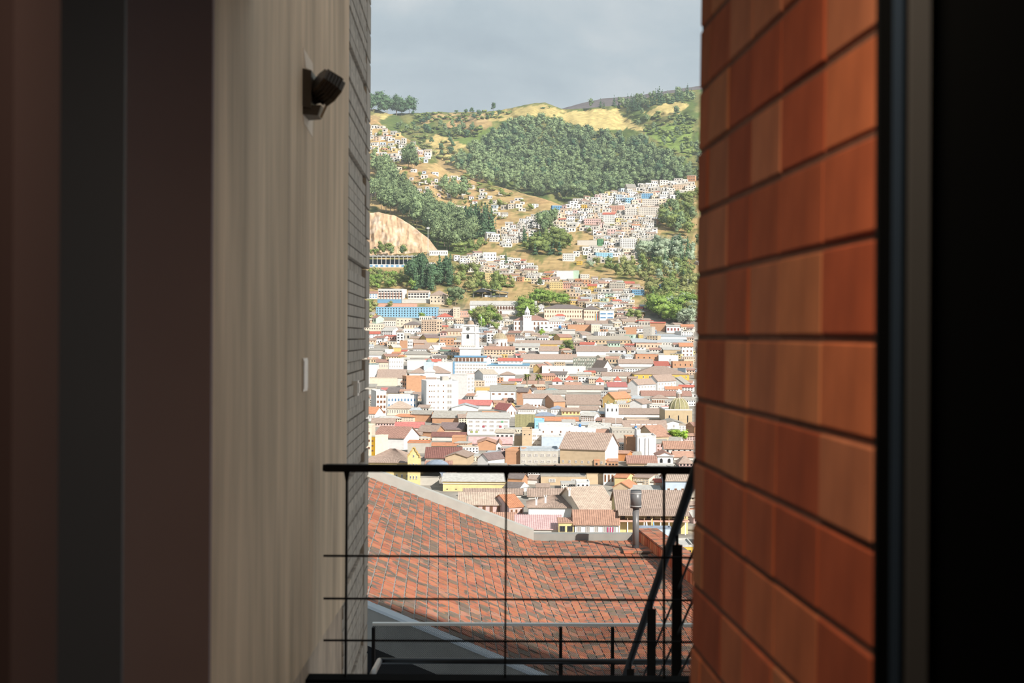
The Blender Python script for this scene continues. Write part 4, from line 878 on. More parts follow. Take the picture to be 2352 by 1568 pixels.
B('white party tent on the roof terrace', 975, 998, 853, 862, 'pyr', 'white', 'white', 843, D=9, d=gd(900), name='tent', cat='tent', reg=False, deep=.5)
o = B('tall plain white block with stair windows', 1034, 1073, 861, 917, 'flat', 'white', 'white', yaw=-14, D=16, swin=(2, 5, 'pale'), lm='plain white stair block', name='apartment_block', cat='building')
o = B('white four storey block with brown window rows', 864, 887, 900, 960, 'flat', 'white', 'concrete', yaw=12, D=22, win=(3, 4, 'brown', .62, .5), lm='brown windowed white block', name='apartment_block', cat='building')
B('low grey open shed roof at the concrete edge', 835, 862, 888, 900, 'shed', 'concrete', 'grey', 881)
B('white house with bright red roof and dark neighbour', 872, 900, 899, 908, 'gable', 'white', 'coral', 890, yaw=-12)
B('dark brown roofed house beside the brick block', 886, 922, 901, 910, 'gable', 'cream', 'dark', 889, yaw=-14)
B('cream house with brown hip roof and seven tall windows', 888, 938, 937, 953, 'hip', 'cream', 'tan', 920, yaw=-6, win=(9, 1, 'white', .35, .75), lm='brown hipped house with tall windows')
o = B('ornate blue and white house with arched windows', 890, 956, 909, 941, 'flat', 'white', 'white', win=(9, 2, 'blue', .34, .45, 1), lm='ornate blue house')
B('small orange roofed white house at the concrete edge', 833, 862, 949, 966, 'gable', 'white', 'orange', 934, yaw=-14, win=(6, 1, 'white', .3, .6))
def hospital():
    o = B('white institute with sky blue roof edge and long window bands', 1041, 1117, 832, 862, 'flat', 'white', 'skyblue', D=14, win=(12, 3, 'pale', .75, .5), lm='blue edged institute', name='institute', cat='building')
    w, h, D = dims(o); m = MB(); m.box(-w/2, -w/2 + w*.045, -.5, 0, 0, h); m.build('blue_pillar', wm('blue'), o)
    m = MB(); m.box(-w*.45, w*.5, 2, D, h, h*1.4); m.build('upper_floor', wm('white'), o); m = MB(); m.box(-w*.48, w*.52, 1.2, D + .5, h*1.4, h*1.5); m.build('upper_eave', wm('blue'), o)
    for i in range(8): window(o, -w*.4 + i*w*.11, 1.98, h*1.06, w*.085, h*.28, 'brown')
    o = B('long white institute wing with sky blue roof', 1117, 1216, 839, 860, 'shed', 'white', 'skyblue', 834, D=14, win=(14, 1, 'pale', .7, .35), wz=(.5, 1), lm='blue roofed wing', name='institute_wing', cat='building')
    B('white upper house with long red roof on the institute', 1144, 1200, 828, 835, 'gable', 'white', 'red', 822, win=(6, 1, 'pale', .5, .5), d=gd(858))
    B('white upper house with short red roof on the institute', 1094, 1118, 823, 833, 'gable', 'white', 'red', 817, yaw=-25, win=(4, 1, 'brown', .6, .6), d=gd(859))
hospital()
B('white gabled house with beige roof and rows of grey windows', 1108, 1144, 858, 886, 'gable', 'white', 'beige', 848, yaw=27, win=(7, 2, 'pale', .45, .5), lm='beige roofed white house', D=13)
B('white house with low brown hip roof and window band', 1149, 1183, 860, 876, 'hip', 'white', 'brown', 853, win=(10, 1, 'dark', .8, .18), wz=(.75, 1.0), lm='window band house')
B('cream house with wide brown hip roof behind the palms', 1190, 1252, 872, 882, 'hip', 'cream', 'brown', 858, lm='brown roof behind the palms')
B('long salmon lean-to roof under the palms', 1198, 1250, 881, 886, 'shed', 'offwhite', 'terracotta', 874)
B('long white convent wall with brown tiled roof', 1197, 1325, 824, 832, 'gable', 'white', 'brown', 813, lm='convent roof')
B('long white building with grey sheet roof and square windows', 1126, 1184, 898, 918, 'shed', 'white', 'grey', 884, win=(4, 1, 'brown', .4, .3), wz=(.4, .95), lm='grey sheet roofed long house')
B('cream walled roof terrace beside the grey sheet roof', 1092, 1126, 889, 900, 'flat', 'ochre', 'beige', D=10)
B('white garage wall below the cream roof terrace', 1094, 1127, 900, 918, 'flat', 'white', 'white', D=8)
B('brick gable block with grey roof beside the grey sheet roof', 1186, 1212, 899, 930, 'gable', 'brick', 'dark', 890, yaw=-16, win=(2, 1, 'brown', .4, .2), wz=(.7, 1), lm='brick gable block')
B('long white house with coral red roof', 1041, 1126, 929, 940, 'gable', 'white', 'coral', 918, yaw=-10, lm='long coral roof')
B('white chapel gable with narrow windows and coral roof', 1163, 1187, 941, 957, 'front', 'white', 'coral', 928, yaw=20, D=18, win=(3, 1, 'brown', .18, .6), lm='white chapel gable')
B('pale arched warehouse front beside the six storey block', 1037, 1098, 936, 944, 'front', 'white', 'metal', 928, D=14)
B('long orange brick boundary wall by the chapel gable', 1107, 1160, 946, 954, 'flat', 'brick', 'brick', D=3, name='boundary_wall', cat='wall')
o = B('white apartment house with red and green curtains', 1073, 1170, 960, 998, 'shed', 'white', 'palegrey', 947, D=14, win=(6, 3, 'pale', .62, .42), lm='curtained apartment house', name='apartment_block', cat='building')
w_, h_, D_ = dims(o)
for fx, fz, cc in ((-.14, .44, 'red'), (.26, .44, 'red'), (-.42, .12, 'olive'), (-.3, .12, 'olive'), (.3, .74, 'green')):
    m = MB(); m.box(fx*w_, fx*w_ + .055*w_, -.16, -.10, h_*fz, h_*(fz + .11)); m.build('curtain', mat('curtain_' + cc, {'red': W(206, 70, 90), 'olive': W(170, 180, 90), 'green': W(110, 190, 130)}[cc]), o)
B('white villa with brown hip roof and ribbon windows', 1189, 1228, 938, 950, 'hip', 'white', 'brown', 926, win=(8, 1, 'pale', .7, .45), yaw=-6, lm='ribbon window villa')
B('long white house with brown roof and roof tanks', 1202, 1267, 913, 936, 'gable', 'white', 'brown', 904, win=(8, 1, 'brown', .5, .35), wz=(.0, .45), lm='white house with roof tanks')
B('small white annex with brown roof beside the ribbon windows', 1234, 1257, 938, 947, 'hip', 'white', 'brown', 931, win=(2, 1, 'pale'))
B('brick gable house with broad brown roof', 1270, 1300, 921, 938, 'gable', 'brick', 'brown', 907, yaw=26, lm='brick gable with broad roof')
B('broad brown roof house behind the beige box', 1302, 1380, 928, 936, 'gable', 'offwhite', 'brown', 906, lm='broad brown roof')
B('beige windowless box house', 1344, 1383, 918, 934, 'flat', 'tan', 'beige', D=12, lm='beige box house')
B('white house with blue grey metal roof', 1266, 1296, 938, 952, 'hip', 'white', 'bluegrey', 931, win=(5, 1, 'pale'))
B('white terrace wall house behind the red pyramids', 1245, 1345, 842, 858, 'flat', 'white', 'white', D=12, win=(3, 1, 'brown', .06, .4))
B('gabled ochre house with brown roof beside the terrace wall', 1224, 1240, 843, 856, 'front', 'ochre', 'redbrown', 836, yaw=-30, D=14)
B('white gabled house with orange roof above the terrace wall', 1240, 1262, 838, 846, 'front', 'white', 'terracotta', 831, yaw=-20)
for i, (x, yt, yb, w2, nm) in enumerate(((1280, 875, 884, 11, 'beside the second palm'), (1308, 872, 882, 9, 'behind the white awnings'), (1378, 876, 886, 9, 'beside the blue water tank'), (1419, 873, 884, 8, 'behind the red sheet roof'))):
    B('red tiled pyramid roofed kiosk ' + nm, x - w2, x + w2, yt, yb, 'pyr', 'white', 'red', yt - 10, name='kiosk', cat='kiosk', D=w2 * 2 * gd(yb) / F, win=(1, 1, 'dark', .2, .5))
B('twin white awning house with orange roofs', 1298, 1335, 885, 892, 'gable', 'white', 'terracotta', 877, win=(2, 1, 'dark', .5, .7))
B('long brown and orange tiled roof behind the glass roofs', 1262, 1386, 893, 900, 'gable', 'offwhite', 'brown', 884, lm='brown and orange long roof')
B('dark teal glass pyramid roof house', 1250, 1285, 897, 902, 'hip', 'offwhite', 'teal', 891)
B('grey tiled roof with pale glass strip', 1228, 1300, 903, 910, 'gable', 'offwhite', 'grey', 896)
# scaffolded building
def scaffold():
    d = gd(846); k = d / F; c = empty('scaffolded_building', P(1345, 846, d)); tag(c, 'half built house wrapped in greenish scaffolding', 'building'); LMS.append((1345, 832, 'scaffolded house')); FOOT.append((1317, 1374, 818, 846))
    m = MB(); m.box(-27*k, 20*k, 3, 14, -4, 24*k); m.build('wall', wm('concrete'), c)
    sm = mat('scaffold_pole', W(150, 160, 140)); gm = mat('green_sheet', W(196, 206, 192), .6, .8, .6, W(236, 230, 214))
    for z in (0, 8, 16, 24): m = MB(); m.bar((-28*k, 0, z*k), (29*k, 0, z*k), .35, .35); m.build('ledger', sm, c)
    for i in range(12): m = MB(); m.bar((-28*k + i*5.2*k, 0, -3), (-28*k + i*5.2*k, 0, 25*k), .3, .3); m.build('standard', sm, c)
    for i in range(11):
        for j in range(3):
            if (i * 7 + j * 5) % 4: m = MB(); m.box(-28*k + i*5.2*k + .4, -28*k + i*5.2*k + 5*k - .3, .4, .6, j*8*k + .4, j*8*k + 7.2*k); m.build('netting', gm, c)
scaffold()
B('large yellow hall with long brown hip roof', 1457, 1583, 859, 873, 'hip', 'yolk', 'brown', 840, D=30, win=(9, 1, 'white', .2, .5), lm='large yellow hall', name='hall', cat='building')
B('white house with steep pointed gable and brown side roof', 1384, 1408, 846, 856, 'front', 'white', 'brown', 828, yaw=18, D=22, win=(2, 1, 'dark', .2, .4), lm='steep gabled white house')
B('white house with veranda and small brown roof', 1408, 1432, 846, 856, 'hip', 'white', 'brown', 839, win=(4, 1, 'dark', .5, .5))
B('white gable fronted hall with brown roof and tall side windows', 1440, 1466, 882, 908, 'front', 'white', 'brown', 871, yaw=-32, D=24, lm='white gable fronted hall', swin=(6, 2, 'pale'))
B('second white hall with brown roof and pale side wall', 1485, 1512, 874, 902, 'front', 'white', 'brown', 861, yaw=-34, D=24, swin=(6, 2, 'pale'))
B('pale grey gabled warehouse below the yellow hall', 1533, 1572, 880, 894, 'front', 'grey', 'grey', 866, yaw=-16, D=20, lm='pale grey gabled warehouse')
B('low house with pinkish red sheet roof and skylight', 1397, 1441, 888, 896, 'shed', 'white', 'coral', 877, lm='pinkish red sheet roof')
B('ochre gabled house with bright orange side roof', 1383, 1413, 914, 936, 'front', 'ochre', 'orange', 901, yaw=-30, D=20, swin=(6, 2, 'pale'), lm='orange roofed ochre gable')
B('white gabled house with brown roof below the red sheds', 1440, 1476, 926, 938, 'front', 'white', 'brown', 917, yaw=-24, D=16, lm='white gable below red sheds')
B('long low red brown roof house behind the stone dome', 1474, 1588, 908, 914, 'gable', 'offwhite', 'redbrown', 897, lm='long red brown roof')
B('house with timber loggia and dark roof', 1497, 1535, 914, 930, 'hip', 'offwhite', 'brown', 906, win=(7, 1, 'brown', .7, .5))
B('brick house with blue awning at the pier edge', 1545, 1592, 831, 845, 'flat', 'brick', 'concrete', win=(4, 1, 'dark', .15, .4), D=10)
B('red sheet roofed wedge above the yellow hall', 1505, 1540, 840, 846, 'shed', 'white', 'red', 829)
B('brown tiled wing between scaffold and steep gable', 1374, 1386, 840, 848, 'gable', 'offwhite', 'brown', 822)
B('white walled house with brown roof ridge above the yellow hall', 1421, 1500, 834, 842, 'gable', 'white', 'brown', 824, lm='brown ridge above the yellow hall')
B('brown tiled house row under the steep gable', 1383, 1452, 862, 868, 'gable', 'offwhite', 'brown', 854)
B('brown roof beside the beige box with white gable wall', 1331, 1372, 940, 949, 'gable', 'white', 'brown', 932, yaw=-10)
# ---- church with the stone dome
B('long white church nave with brown roof', 1407, 1525, 950, 962, 'gable', 'white', 'brown', 937, D=17, lm='white church nave', name='church_nave', cat='church')
o = B('white church tower with two green pointed caps', 1391, 1421, 930, 962, 'flat', 'white', 'white', D=9, d=gd(964), win=(3, 1, 'dark', .2, .4), wz=(.4, .9), name='church_tower', cat='tower', lm='green capped church tower')
w_, h_, D_ = dims(o)
for fx in (-.25, .25):
    m = MB(); m.lathe([(w_*.16, 0), (w_*.15, h_*.04), (w_*.06, h_*.2), (0, h_*.3)], 8, (fx*w_, D_/2, h_ + .3)); m.build('pointed_cap', rm('olive'), o)
B('peach arcaded aisle below the church nave', 1440, 1528, 962, 968, 'flat', 'peach', 'tan', win=(22, 1, 'pale', .3, .4))
o = B('tan stone church block carrying the dome', 1527, 1590, 942, 978, 'flat', 'stone', 'white', D=24, win=(3, 1, 'dark', .12, .5), wz=(0, .9), name='church_block', cat='church', d=gd(976))
dome_church('ribbed green and tan church dome with white lantern', 'stone church dome', 1562, 23, 915, 941, 943, 6.5, 893, W(176, 166, 108), gd(976) + 3, wall='stone')
o = B('long brown tiled roof with row of small skylights', 1432, 1530, 985, 992, 'gable', 'offwhite', 'brown', 965, lm='skylight roof', yaw=-3)
w_, h_, D_ = dims(o)
for i in range(5): m = MB(); x = -w_*.28 + i*w_*.13; zz = h_ + (D_*.22)*math.tan(R(25)); m.box(x - .9, x + .9, D_*.20, D_*.28, zz - .1, zz + .45); m.build('skylight', wm('white'), o)
B('white barrel gabled hall beside the skylight roof', 1524, 1572, 972, 985, 'front', 'white', 'grey', 965, D=18, win=(3, 1, 'pale', .2, .6), lm='barrel gabled hall')
B('small brown tiled roof with white parapet by the church', 1385, 1428, 970, 980, 'gable', 'white', 'brown', 960)
# ---- lower town
o = B('concrete block house with bare grey wall and water tank', 1406, 1462, 988, 1012, 'flat', 'concrete', 'concrete', D=14, lm='bare concrete block', win=(7, 1, 'dark', .3, .12), wz=(.7, 1))
B('narrow white stair wall beside the bare concrete block', 1462, 1471, 989, 1046, 'flat', 'white', 'white', D=8, name='stair_tower', cat='tower')
B('orange brick house with weathered wall', 1438, 1463, 1006, 1048, 'flat', 'brick', 'brick', D=10, d=gd(1046) + 4, lm='weathered brick house')
o = B('tall white house with pilasters and roof shrine', 1464, 1507, 1003, 1047, 'flat', 'white', 'white', D=12, lm='white pilaster house')
w_, h_, D_ = dims(o)
for fx in (-.3, 0, .2): m = MB(); m.box(fx*w_ - .5, fx*w_ + .5, -.35, 0, 0, h_*.94); m.build('pilaster', wm('white'), o)
B('house with orange brown striped roof beside the leafy tree', 1502, 1543, 1001, 1014, 'gable', 'tan', 'terracotta', 976, yaw=24, hi=1, lm='orange striped roof')
B('pink house with mossy sheet roof', 1508, 1534, 1018, 1040, 'shed', 'pink', 'grey', 1008, win=(3, 2, 'brown', .4, .35))
B('white walled cottage with mossy roof below the leafy tree', 1535, 1562, 1012, 1022, 'gable', 'white', 'grey', 1003, yaw=-20)
B('grey blue house with terracotta roof at the pier edge', 1527, 1592, 1029, 1046, 'gable', 'grey', 'terracotta', 1013, hi=1, win=(5, 1, 'dark', .3, .7), lm='terracotta roof by the pier')
def temple():
    o = B('small white temple fronted house with two arched windows', 1510, 1546, 1046, 1066, 'front', 'white', 'redbrown', 1038, D=10, win=(2, 1, 'dark', .3, .55, 1), lm='temple fronted house', wz=(.0, .85))
    w, h, D = dims(o); m = MB(); m.box(-w*.56, w*.56, -.5, .1, h*.93, h*1.03); m.build('cornice', wm('white'), o)
temple()
B('pink house with brown roof at the pier edge', 1560, 1592, 1063, 1072, 'hip', 'pink', 'brown', 1046, win=(4, 1, 'dark', .3, .6))
B('brown roofed house behind the temple front', 1548, 1592, 1048, 1056, 'gable', 'offwhite', 'terracotta', 1036)
B('house with orange and red painted walls', 1405, 1442, 1040, 1058, 'gable', 'orange', 'terracotta', 1034, yaw=-24, lm='orange painted house')
B('coral shed with grey lid roof', 1451, 1473, 1044, 1054, 'gable', 'red', 'grey', 1037)
B('long red brown tiled roof under the white pilaster house', 1442, 1508, 1062, 1070, 'gable', 'tan', 'redbrown', 1046, hi=1, lm='red brown roof below pilasters')
B('small orange brick house with two windows over the rail', 1365, 1397, 1057, 1074, 'flat', 'brick', 'orange', win=(3, 1, 'dark', .4, .35), D=8)
B('brick and blue house beside the orange brick house', 1397, 1420, 1059, 1074, 'gable', 'brick', 'terracotta', 1053, win=(3, 1, 'dark', .6, .3))
o = B('large house with steep grey brown roof and white gable', 1284, 1391, 1030, 1072, 'gable', 'white', 'brown', 993, yaw=-19, D=17, win=(7, 1, 'pale', .3, .3), wz=(.05, .5), hi=1, lm='steep grey brown roof')
w_, h_, D_ = dims(o); m = MB(); m.box(-w_/2 - .01, w_/2 + .01, -.015, .05, -4, h_ - .1); m.build('bare_front', wm('tan'), o)
B('stained concrete office with broken windows', 1195, 1282, 1035, 1072, 'flat', 'concrete', 'metal', D=14, win=(6, 2, 'pale', .6, .4), lm='stained concrete office', name='office', cat='building')
B('tall narrow beige house beside the white roof complex', 1199, 1222, 988, 1036, 'flat', 'tan', 'concrete', D=12, win=(2, 1, 'dark', .2, .1), wz=(.6, 1))
B('beige windowless house beside the narrow beige house', 1181, 1199, 1001, 1034, 'flat', 'tan', 'beige', D=12)
B('white roof complex with pale blue lower storey', 1238, 1318, 978, 1006, 'flat', 'white', 'white', D=14, win=(4, 1, 'brown', .08, .2), lm='white roof complex')
B('white house with large curtained windows beside the complex', 1222, 1243, 992, 1032, 'flat', 'white', 'white', D=12, win=(2, 3, 'pale', .8, .4))
B('pale blue framed house with blank panel', 1244, 1290, 1003, 1034, 'flat', 'paleblue', 'white', D=11, lm='pale blue framed house')
B('white penthouse with pale blue doors', 1290, 1326, 1004, 1032, 'flat', 'paleblue', 'white', D=10, win=(3, 1, 'pale', .3, .5))
B('pale blue tower house under the orange roof', 1228, 1250, 965, 992, 'flat', 'skyblue', 'paleblue', D=9, win=(2, 1, 'dark', .15, .1), lm='pale blue tower house')
B('long bright orange roof house', 1224, 1328, 965, 972, 'gable', 'offwhite', 'orange', 957, D=9, lm='long bright orange roof')
B('olive corrugated roof warehouse', 1185, 1228, 979, 988, 'gable', 'brick', 'olive', 952, hi=1, lm='olive corrugated roof')
B('house with blue grey skylight hip roof', 1228, 1275, 954, 960, 'hip', 'offwhite', 'bluegrey', 946)
B('cream house with yellow balcony', 1290, 1332, 943, 953, 'gable', 'yellow', 'brown', 936, win=(5, 1, 'brown'))
B('white house with antenna masts on the roof', 1318, 1380, 984, 1002, 'flat', 'white', 'white', D=10, win=(5, 1, 'pale', .3, .3), lm='antenna house')
B('pale metal roof shed beside the antenna house', 1293, 1322, 976, 984, 'shed', 'offwhite', 'palegrey', 963)
B('white house with low grey roof and dark windows', 1138, 1180, 992, 1012, 'gable', 'white', 'beige', 985, yaw=-10, win=(4, 1, 'dark', .5, .3), lm='low grey roofed white house')
B('long pink sheet roofed house', 1078, 1176, 1017, 1024, 'gable', 'pink', 'pinkroof', 1003, lm='long pink roof')
B('brick gable house below the long pink roof', 1097, 1138, 1016, 1034, 'front', 'brick', 'terracotta', 1009, D=12, lm='brick gable below pink roof')
B('little white baroque chapel front', 1140, 1152, 1022, 1046, 'front', 'white', 'terracotta', 1015, D=18, win=(1, 2, 'dark', .3, .4), name='chapel', cat='church', lm='baroque chapel front')
B('white gabled house with purple brown side roof', 1094, 1124, 1054, 1076, 'front', 'white', 'purple', 1041, yaw=-34, D=15, lm='purple roofed white gable')
B('orange brick house with dark brick side wall', 1160, 1195, 1035, 1070, 'flat', 'brick', 'concrete', D=10, yaw=-12)
B('tan gabled house with rust red corrugated roof behind', 1022, 1072, 1048, 1074, 'front', 'tan', 'brown', 1040, D=14, yaw=-8, lm='tan gabled house')
B('wide rust red corrugated roof hall', 978, 1058, 1050, 1060, 'gable', 'dark' if 'dark' in WALLS else 'concrete', 'rust', 1027, hi=1, lm='rust red roof')
B('brown tiled roofs in front of the rust red roof', 978, 1036, 1068, 1078, 'gable', 'tan', 'redbrown', 1058, hi=1)
B('concrete boundary house with orange edged roof', 936, 987, 1017, 1040, 'flat', 'concrete', 'orange', D=10, lm='concrete house with orange edge')
B('orange canopy roof with teal sides', 990, 1050, 1024, 1030, 'shed', 'teal', 'orange', 1016)
B('rough brick wall house beside the pink roof', 1038, 1070, 1004, 1020, 'flat', 'brick', 'brick', D=9)
B('white house with long red brown roof', 992, 1068, 1001, 1012, 'gable', 'offwhite', 'rust', 992, yaw=-4, lm='long red brown roof by the brick wall')
B('tan house with dark purple sheet roof', 1010, 1062, 985, 996, 'gable', 'peach', 'purple', 970, yaw=-10, lm='dark purple sheet roof')
B('white gabled annex under the dark purple roof', 1000, 1022, 986, 995, 'front', 'white', 'purple', 976, yaw=16, D=14)
B('red roofed long house behind the tan gables', 908, 972, 981, 988, 'gable', 'offwhite', 'coral', 969, lm='red long roof behind tan gables')
B('tan gabled brick house with grey tile side roof', 958, 1002, 990, 1006, 'gable', 'brick', 'brown', 976, yaw=-20)
B('tan gable end house with wide tiled roof', 854, 930, 1004, 1032, 'gable', 'white', 'redbrown', 979, yaw=-18, D=15, hi=1, lm='wide tiled roof with tan gable')
B('cream house with brown roof beside the leafy bush', 854, 906, 970, 980, 'gable', 'pink', 'brown', 960, win=(8, 1, 'dark', .3, .3))
B('brick warehouse with grey sheet roof below the six storey block', 945, 990, 950, 968, 'gable', 'brick', 'grey', 942, yaw=-12)
B('broad grey sheet roof warehouse beside the brick gable', 992, 1066, 958, 972, 'gable', 'brick', 'grey', 943, yaw=-10, lm='broad grey sheet roof')
B('cream apartment house with brown windows at the concrete edge', 830, 853, 981, 1046, 'flat', 'cream', 'yellow', D=14, win=(2, 3, 'brown', .4, .3), lm='cream edge house')
o = B('bright yellow fronted house with cream side wall', 849, 863, 1003, 1046, 'flat', 'cream', 'ochre', D=7, yaw=-34, win=(1, 3, 'brown', .35, .25), lm='bright yellow house')
w_, h_, D_ = dims(o); m = MB(); m.box(-w_/2, w_/2, -.015, .05, -2, h_); m.build('painted_front', mat('yolk_paint', lin(250, 196, 60, 1/1.5)), o)
def yellow_school():
    o = B('yellow school with tiled hip roof behind the top rail', 832, 942, 1061, 1108, 'hip', 'yellow', 'brown', 1030, D=20, win=(9, 2, 'white', .3, .45), lm='yellow school', hi=1, yaw=-6, name='school', cat='building')
    d = gd(1108) - 6; k = d / F
    c = empty('scrolled_gable', P(950, 1108, d)); tag(c, 'yellow scrolled gable front with ochre edging on the school', 'gable'); FOOT.append((936, 966, 1027, 1108))
    pts = [(-14, -8), (15, -8), (15, 58), (13, 60), (13.5, 64), (9, 66), (8, 71), (4.5, 73), (3, 79), (0, 81), (-3, 79), (-4.5, 73), (-8, 71), (-9, 66), (-13.5, 64), (-13, 60), (-14, 58)]
    m = MB(); i = 0; n = len(pts); m.v += [(x*k, 0, z*k) for x, z in pts] + [(x*k, 1.2, z*k) for x, z in pts]; m.f.append(tuple(range(n))); m.m.append(0); m.f.append(tuple(range(2*n - 1, n - 1, -1))); m.m.append(0)
    for a in range(n): b = (a + 1) % n; m.f.append((a, n + a, n + b, b)); m.m.append(0)
    m.build('wall', wm('yellow'), c)
    m = MB()
    for a in range(2, n - 1): m.bar((pts[a][0]*k, .3, pts[a][1]*k), (pts[a+1][0]*k, .3, pts[a+1][1]*k), 1.2, .28)
    m.build('edging', wm('ochre'), c)
    for x, z, h in ((-7, 34, 9), (0, 32, 12), (7, 34, 9), (0, 58, 6), (-7, 8, 8), (0, 8, 8), (7, 8, 8)): window(c, x*k, -.03, z*k, 3.2*k, h*k, 'white')
yellow_school()
# ---- just beyond the brick roof
o = B('grey barrel roofed warehouse beyond the parapet', 947, 1008, 1096, 1114, 'flat', 'concrete', 'grey', D=14, lm='grey barrel warehouse')
w_, h_, D_ = dims(o); m = MB(); n = 10; a_ = [(w_*.5*math.cos(t), 2.6*math.sin(t)) for t in np.linspace(0, math.pi, n)]
for (x0, z0), (x1, z1) in zip(a_[:-1], a_[1:]): m.quad((x0 + w_*.1, 1, h_ + z0), (x1 + w_*.1, 1, h_ + z1), (x1 + w_*.3, D_ + 6, h_ + z1 + 1), (x0 + w_*.3, D_ + 6, h_ + z0 + 1))
m.build('barrel_roof', rm('bluegrey'), o)
o = B('long yellow building with grey sheet roof under the top rail', 1017, 1160, 1104, 1128, 'gable', 'yellow', 'palegrey', 1087, D=13, win=(7, 1, 'dark', .08, .14), wz=(0, .4), lm='long yellow building', yaw=-2, name='long_house')
w_, h_, D_ = dims(o); m = MB(); m.box(-w_/2 - .1, w_/2 + .1, -.25, 0, h_*.70, h_*.76); m.build('cornice', wm('offwhite'), o)
B('brown barrel tiled roof range behind the pink house', 1066, 1200, 1133, 1142, 'gable', 'offwhite', 'brown', 1122, hi=2)
o = B('pink walled house with barrel tiled roof and brown shutters', 1054, 1170, 1157, 1182, 'gable', 'pink', 'tan', 1131, win=(7, 1, 'brown', .42, .8), hi=2, lm='pink shuttered house')
B('pink house wing with bright orange tiled roof', 1168, 1204, 1163, 1186, 'gable', 'pink', 'orange', 1135, yaw=24, D=12, win=(3, 1, 'brown', .3, .5), hi=2, lm='orange tiled wing')
B('low terracotta tiled shed behind the sloping parapet', 1110, 1182, 1205, 1214, 'shed', 'offwhite', 'terracotta', 1177, hi=2, D=9)
B('low house with pink corrugated roof', 1186, 1291, 1215, 1228, 'shed', 'offwhite', 'pinkroof', 1183, hi=2, D=12, lm='pink corrugated roof')
o = B('white walled house with wide brown tiled hip roof', 1214, 1340, 1164, 1192, 'hip', 'white', 'brown', 1136, D=12, hi=2, lm='wide white walled house')
B('great tiled gable roof beside the galleried house', 1332, 1420, 1172, 1196, 'gable', 'cream', 'tan', 1117, yaw=22, D=17, hi=2, lm='great tiled roof')
o = B('small tile roofed cottage with magenta curtain', 1320, 1420, 1202, 1230, 'gable', 'white', 'terracotta', 1171, D=9, hi=2, win=(5, 1, 'pale', .5, .75), lm='magenta curtain cottage', pitch=30)
w_, h_, D_ = dims(o)
for i in range(5): m = MB(); m.box(w_*(.25 + i*.027), w_*(.25 + i*.027) + w_*.02, -.2, -.1, h_*.1, h_*.72); m.build('curtain', mat('curtain_magenta' if i % 2 == 0 else 'curtain_white', W(232, 40, 120) if i % 2 == 0 else W(246, 236, 236)), o)
B('yellow lean-to with dark barred window beside the cottage', 1283, 1318, 1200, 1230, 'shed', 'yellow', 'terracotta', 1189, D=5, hi=2, win=(2, 1, 'dark', .7, .55))
B('white crenellated chimney block behind the great roof', 1324, 1354, 1108, 1132, 'flat', 'white', 'white', D=6, win=(3, 1, 'dark', .2, .25), wz=(.5, 1))
B('tan blank walled house under the top rail', 1347, 1386, 1084, 1118, 'flat', 'tan', 'tan', D=12, d=gd(1112), lm='tan blank wall')
B('white house end with three tall windows', 1386, 1411, 1082, 1124, 'flat', 'white', 'white', D=10, win=(3, 1, 'brown', .35, .6), wz=(.3, .95), d=gd(1114), lm='three tall windows')
B('yellow house with orange roof beside the tall windows', 1411, 1440, 1096, 1124, 'gable', 'yellow', 'orange', 1084, yaw=-20, d=gd(1118), D=8)
B('tan gabled shed with red tile strip', 1408, 1446, 1118, 1130, 'front', 'tan', 'orange', 1107, D=9, yaw=-18)
B('pale sheet metal roof behind the galleried house', 1446, 1516, 1126, 1132, 'shed', 'offwhite', 'palegrey', 1114)
B('grey corrugated roof stack under the top rail', 1464, 1520, 1106, 1114, 'shed', 'offwhite', 'grey', 1092, hi=1)
B('pale blue house with tiled roof and brown windows at the pier', 1528, 1592, 1103, 1134, 'gable', 'paleblue', 'tan', 1087, hi=1, win=(4, 1, 'brown', .34, .35), wz=(.0, .6), lm='pale blue pier house', D=12)
B('beige workshop with flat roof under the top rail', 1242, 1346, 1094, 1114, 'flat', 'tan', 'grey', D=12, win=(2, 1, 'pale', .3, .5), lm='beige workshop')
B('small white cottage with brown roof beside the workshop', 1210, 1238, 1100, 1112, 'gable', 'white', 'brown', 1090, yaw=-22)
B('cottage with green awning and brown roof', 1232, 1262, 1118, 1126, 'gable', 'white', 'brown', 1110, win=(4, 1, 'dark', .4, .5))
B('brick backed house with dark roof behind the yellow building', 1165, 1200, 1098, 1116, 'gable', 'brick', 'dark', 1086, yaw=-18)
B('brown barrel tiled roof ridge behind the white walled house', 1214, 1300, 1138, 1146, 'gable', 'offwhite', 'brown', 1122, hi=2)
for i, (x, y, d_, nm) in enumerate(((1232, 1152, 330, 'by the orange tiled wing'), (1253, 1147, 332, 'on the tiled slope'), (1308, 1131, 345, 'behind the great tiled roof'))):
    c = empty('roof_chimney', P(x, y, d_)); tag(c, 'little white crowned chimney ' + nm, 'chimney', 'white crowned chimneys'); k = d_ / F
    m = MB(); m.box(-2.2*k, 2.2*k, -2.2*k, 2.2*k, -8*k, 7*k); m.build('shaft', wm('white'), c); m = MB()
    for sx in (-1, 1):
        for sy in (-1, 1): m.box(sx*2.4*k - .8*k, sx*2.4*k + .8*k, sy*2.4*k - .8*k, sy*2.4*k + .8*k, 7*k, 10.5*k)
    m.box(-3.2*k, 3.2*k, -3.2*k, 3.2*k, 6*k, 7*k); m.build('crown', wm('white'), c)
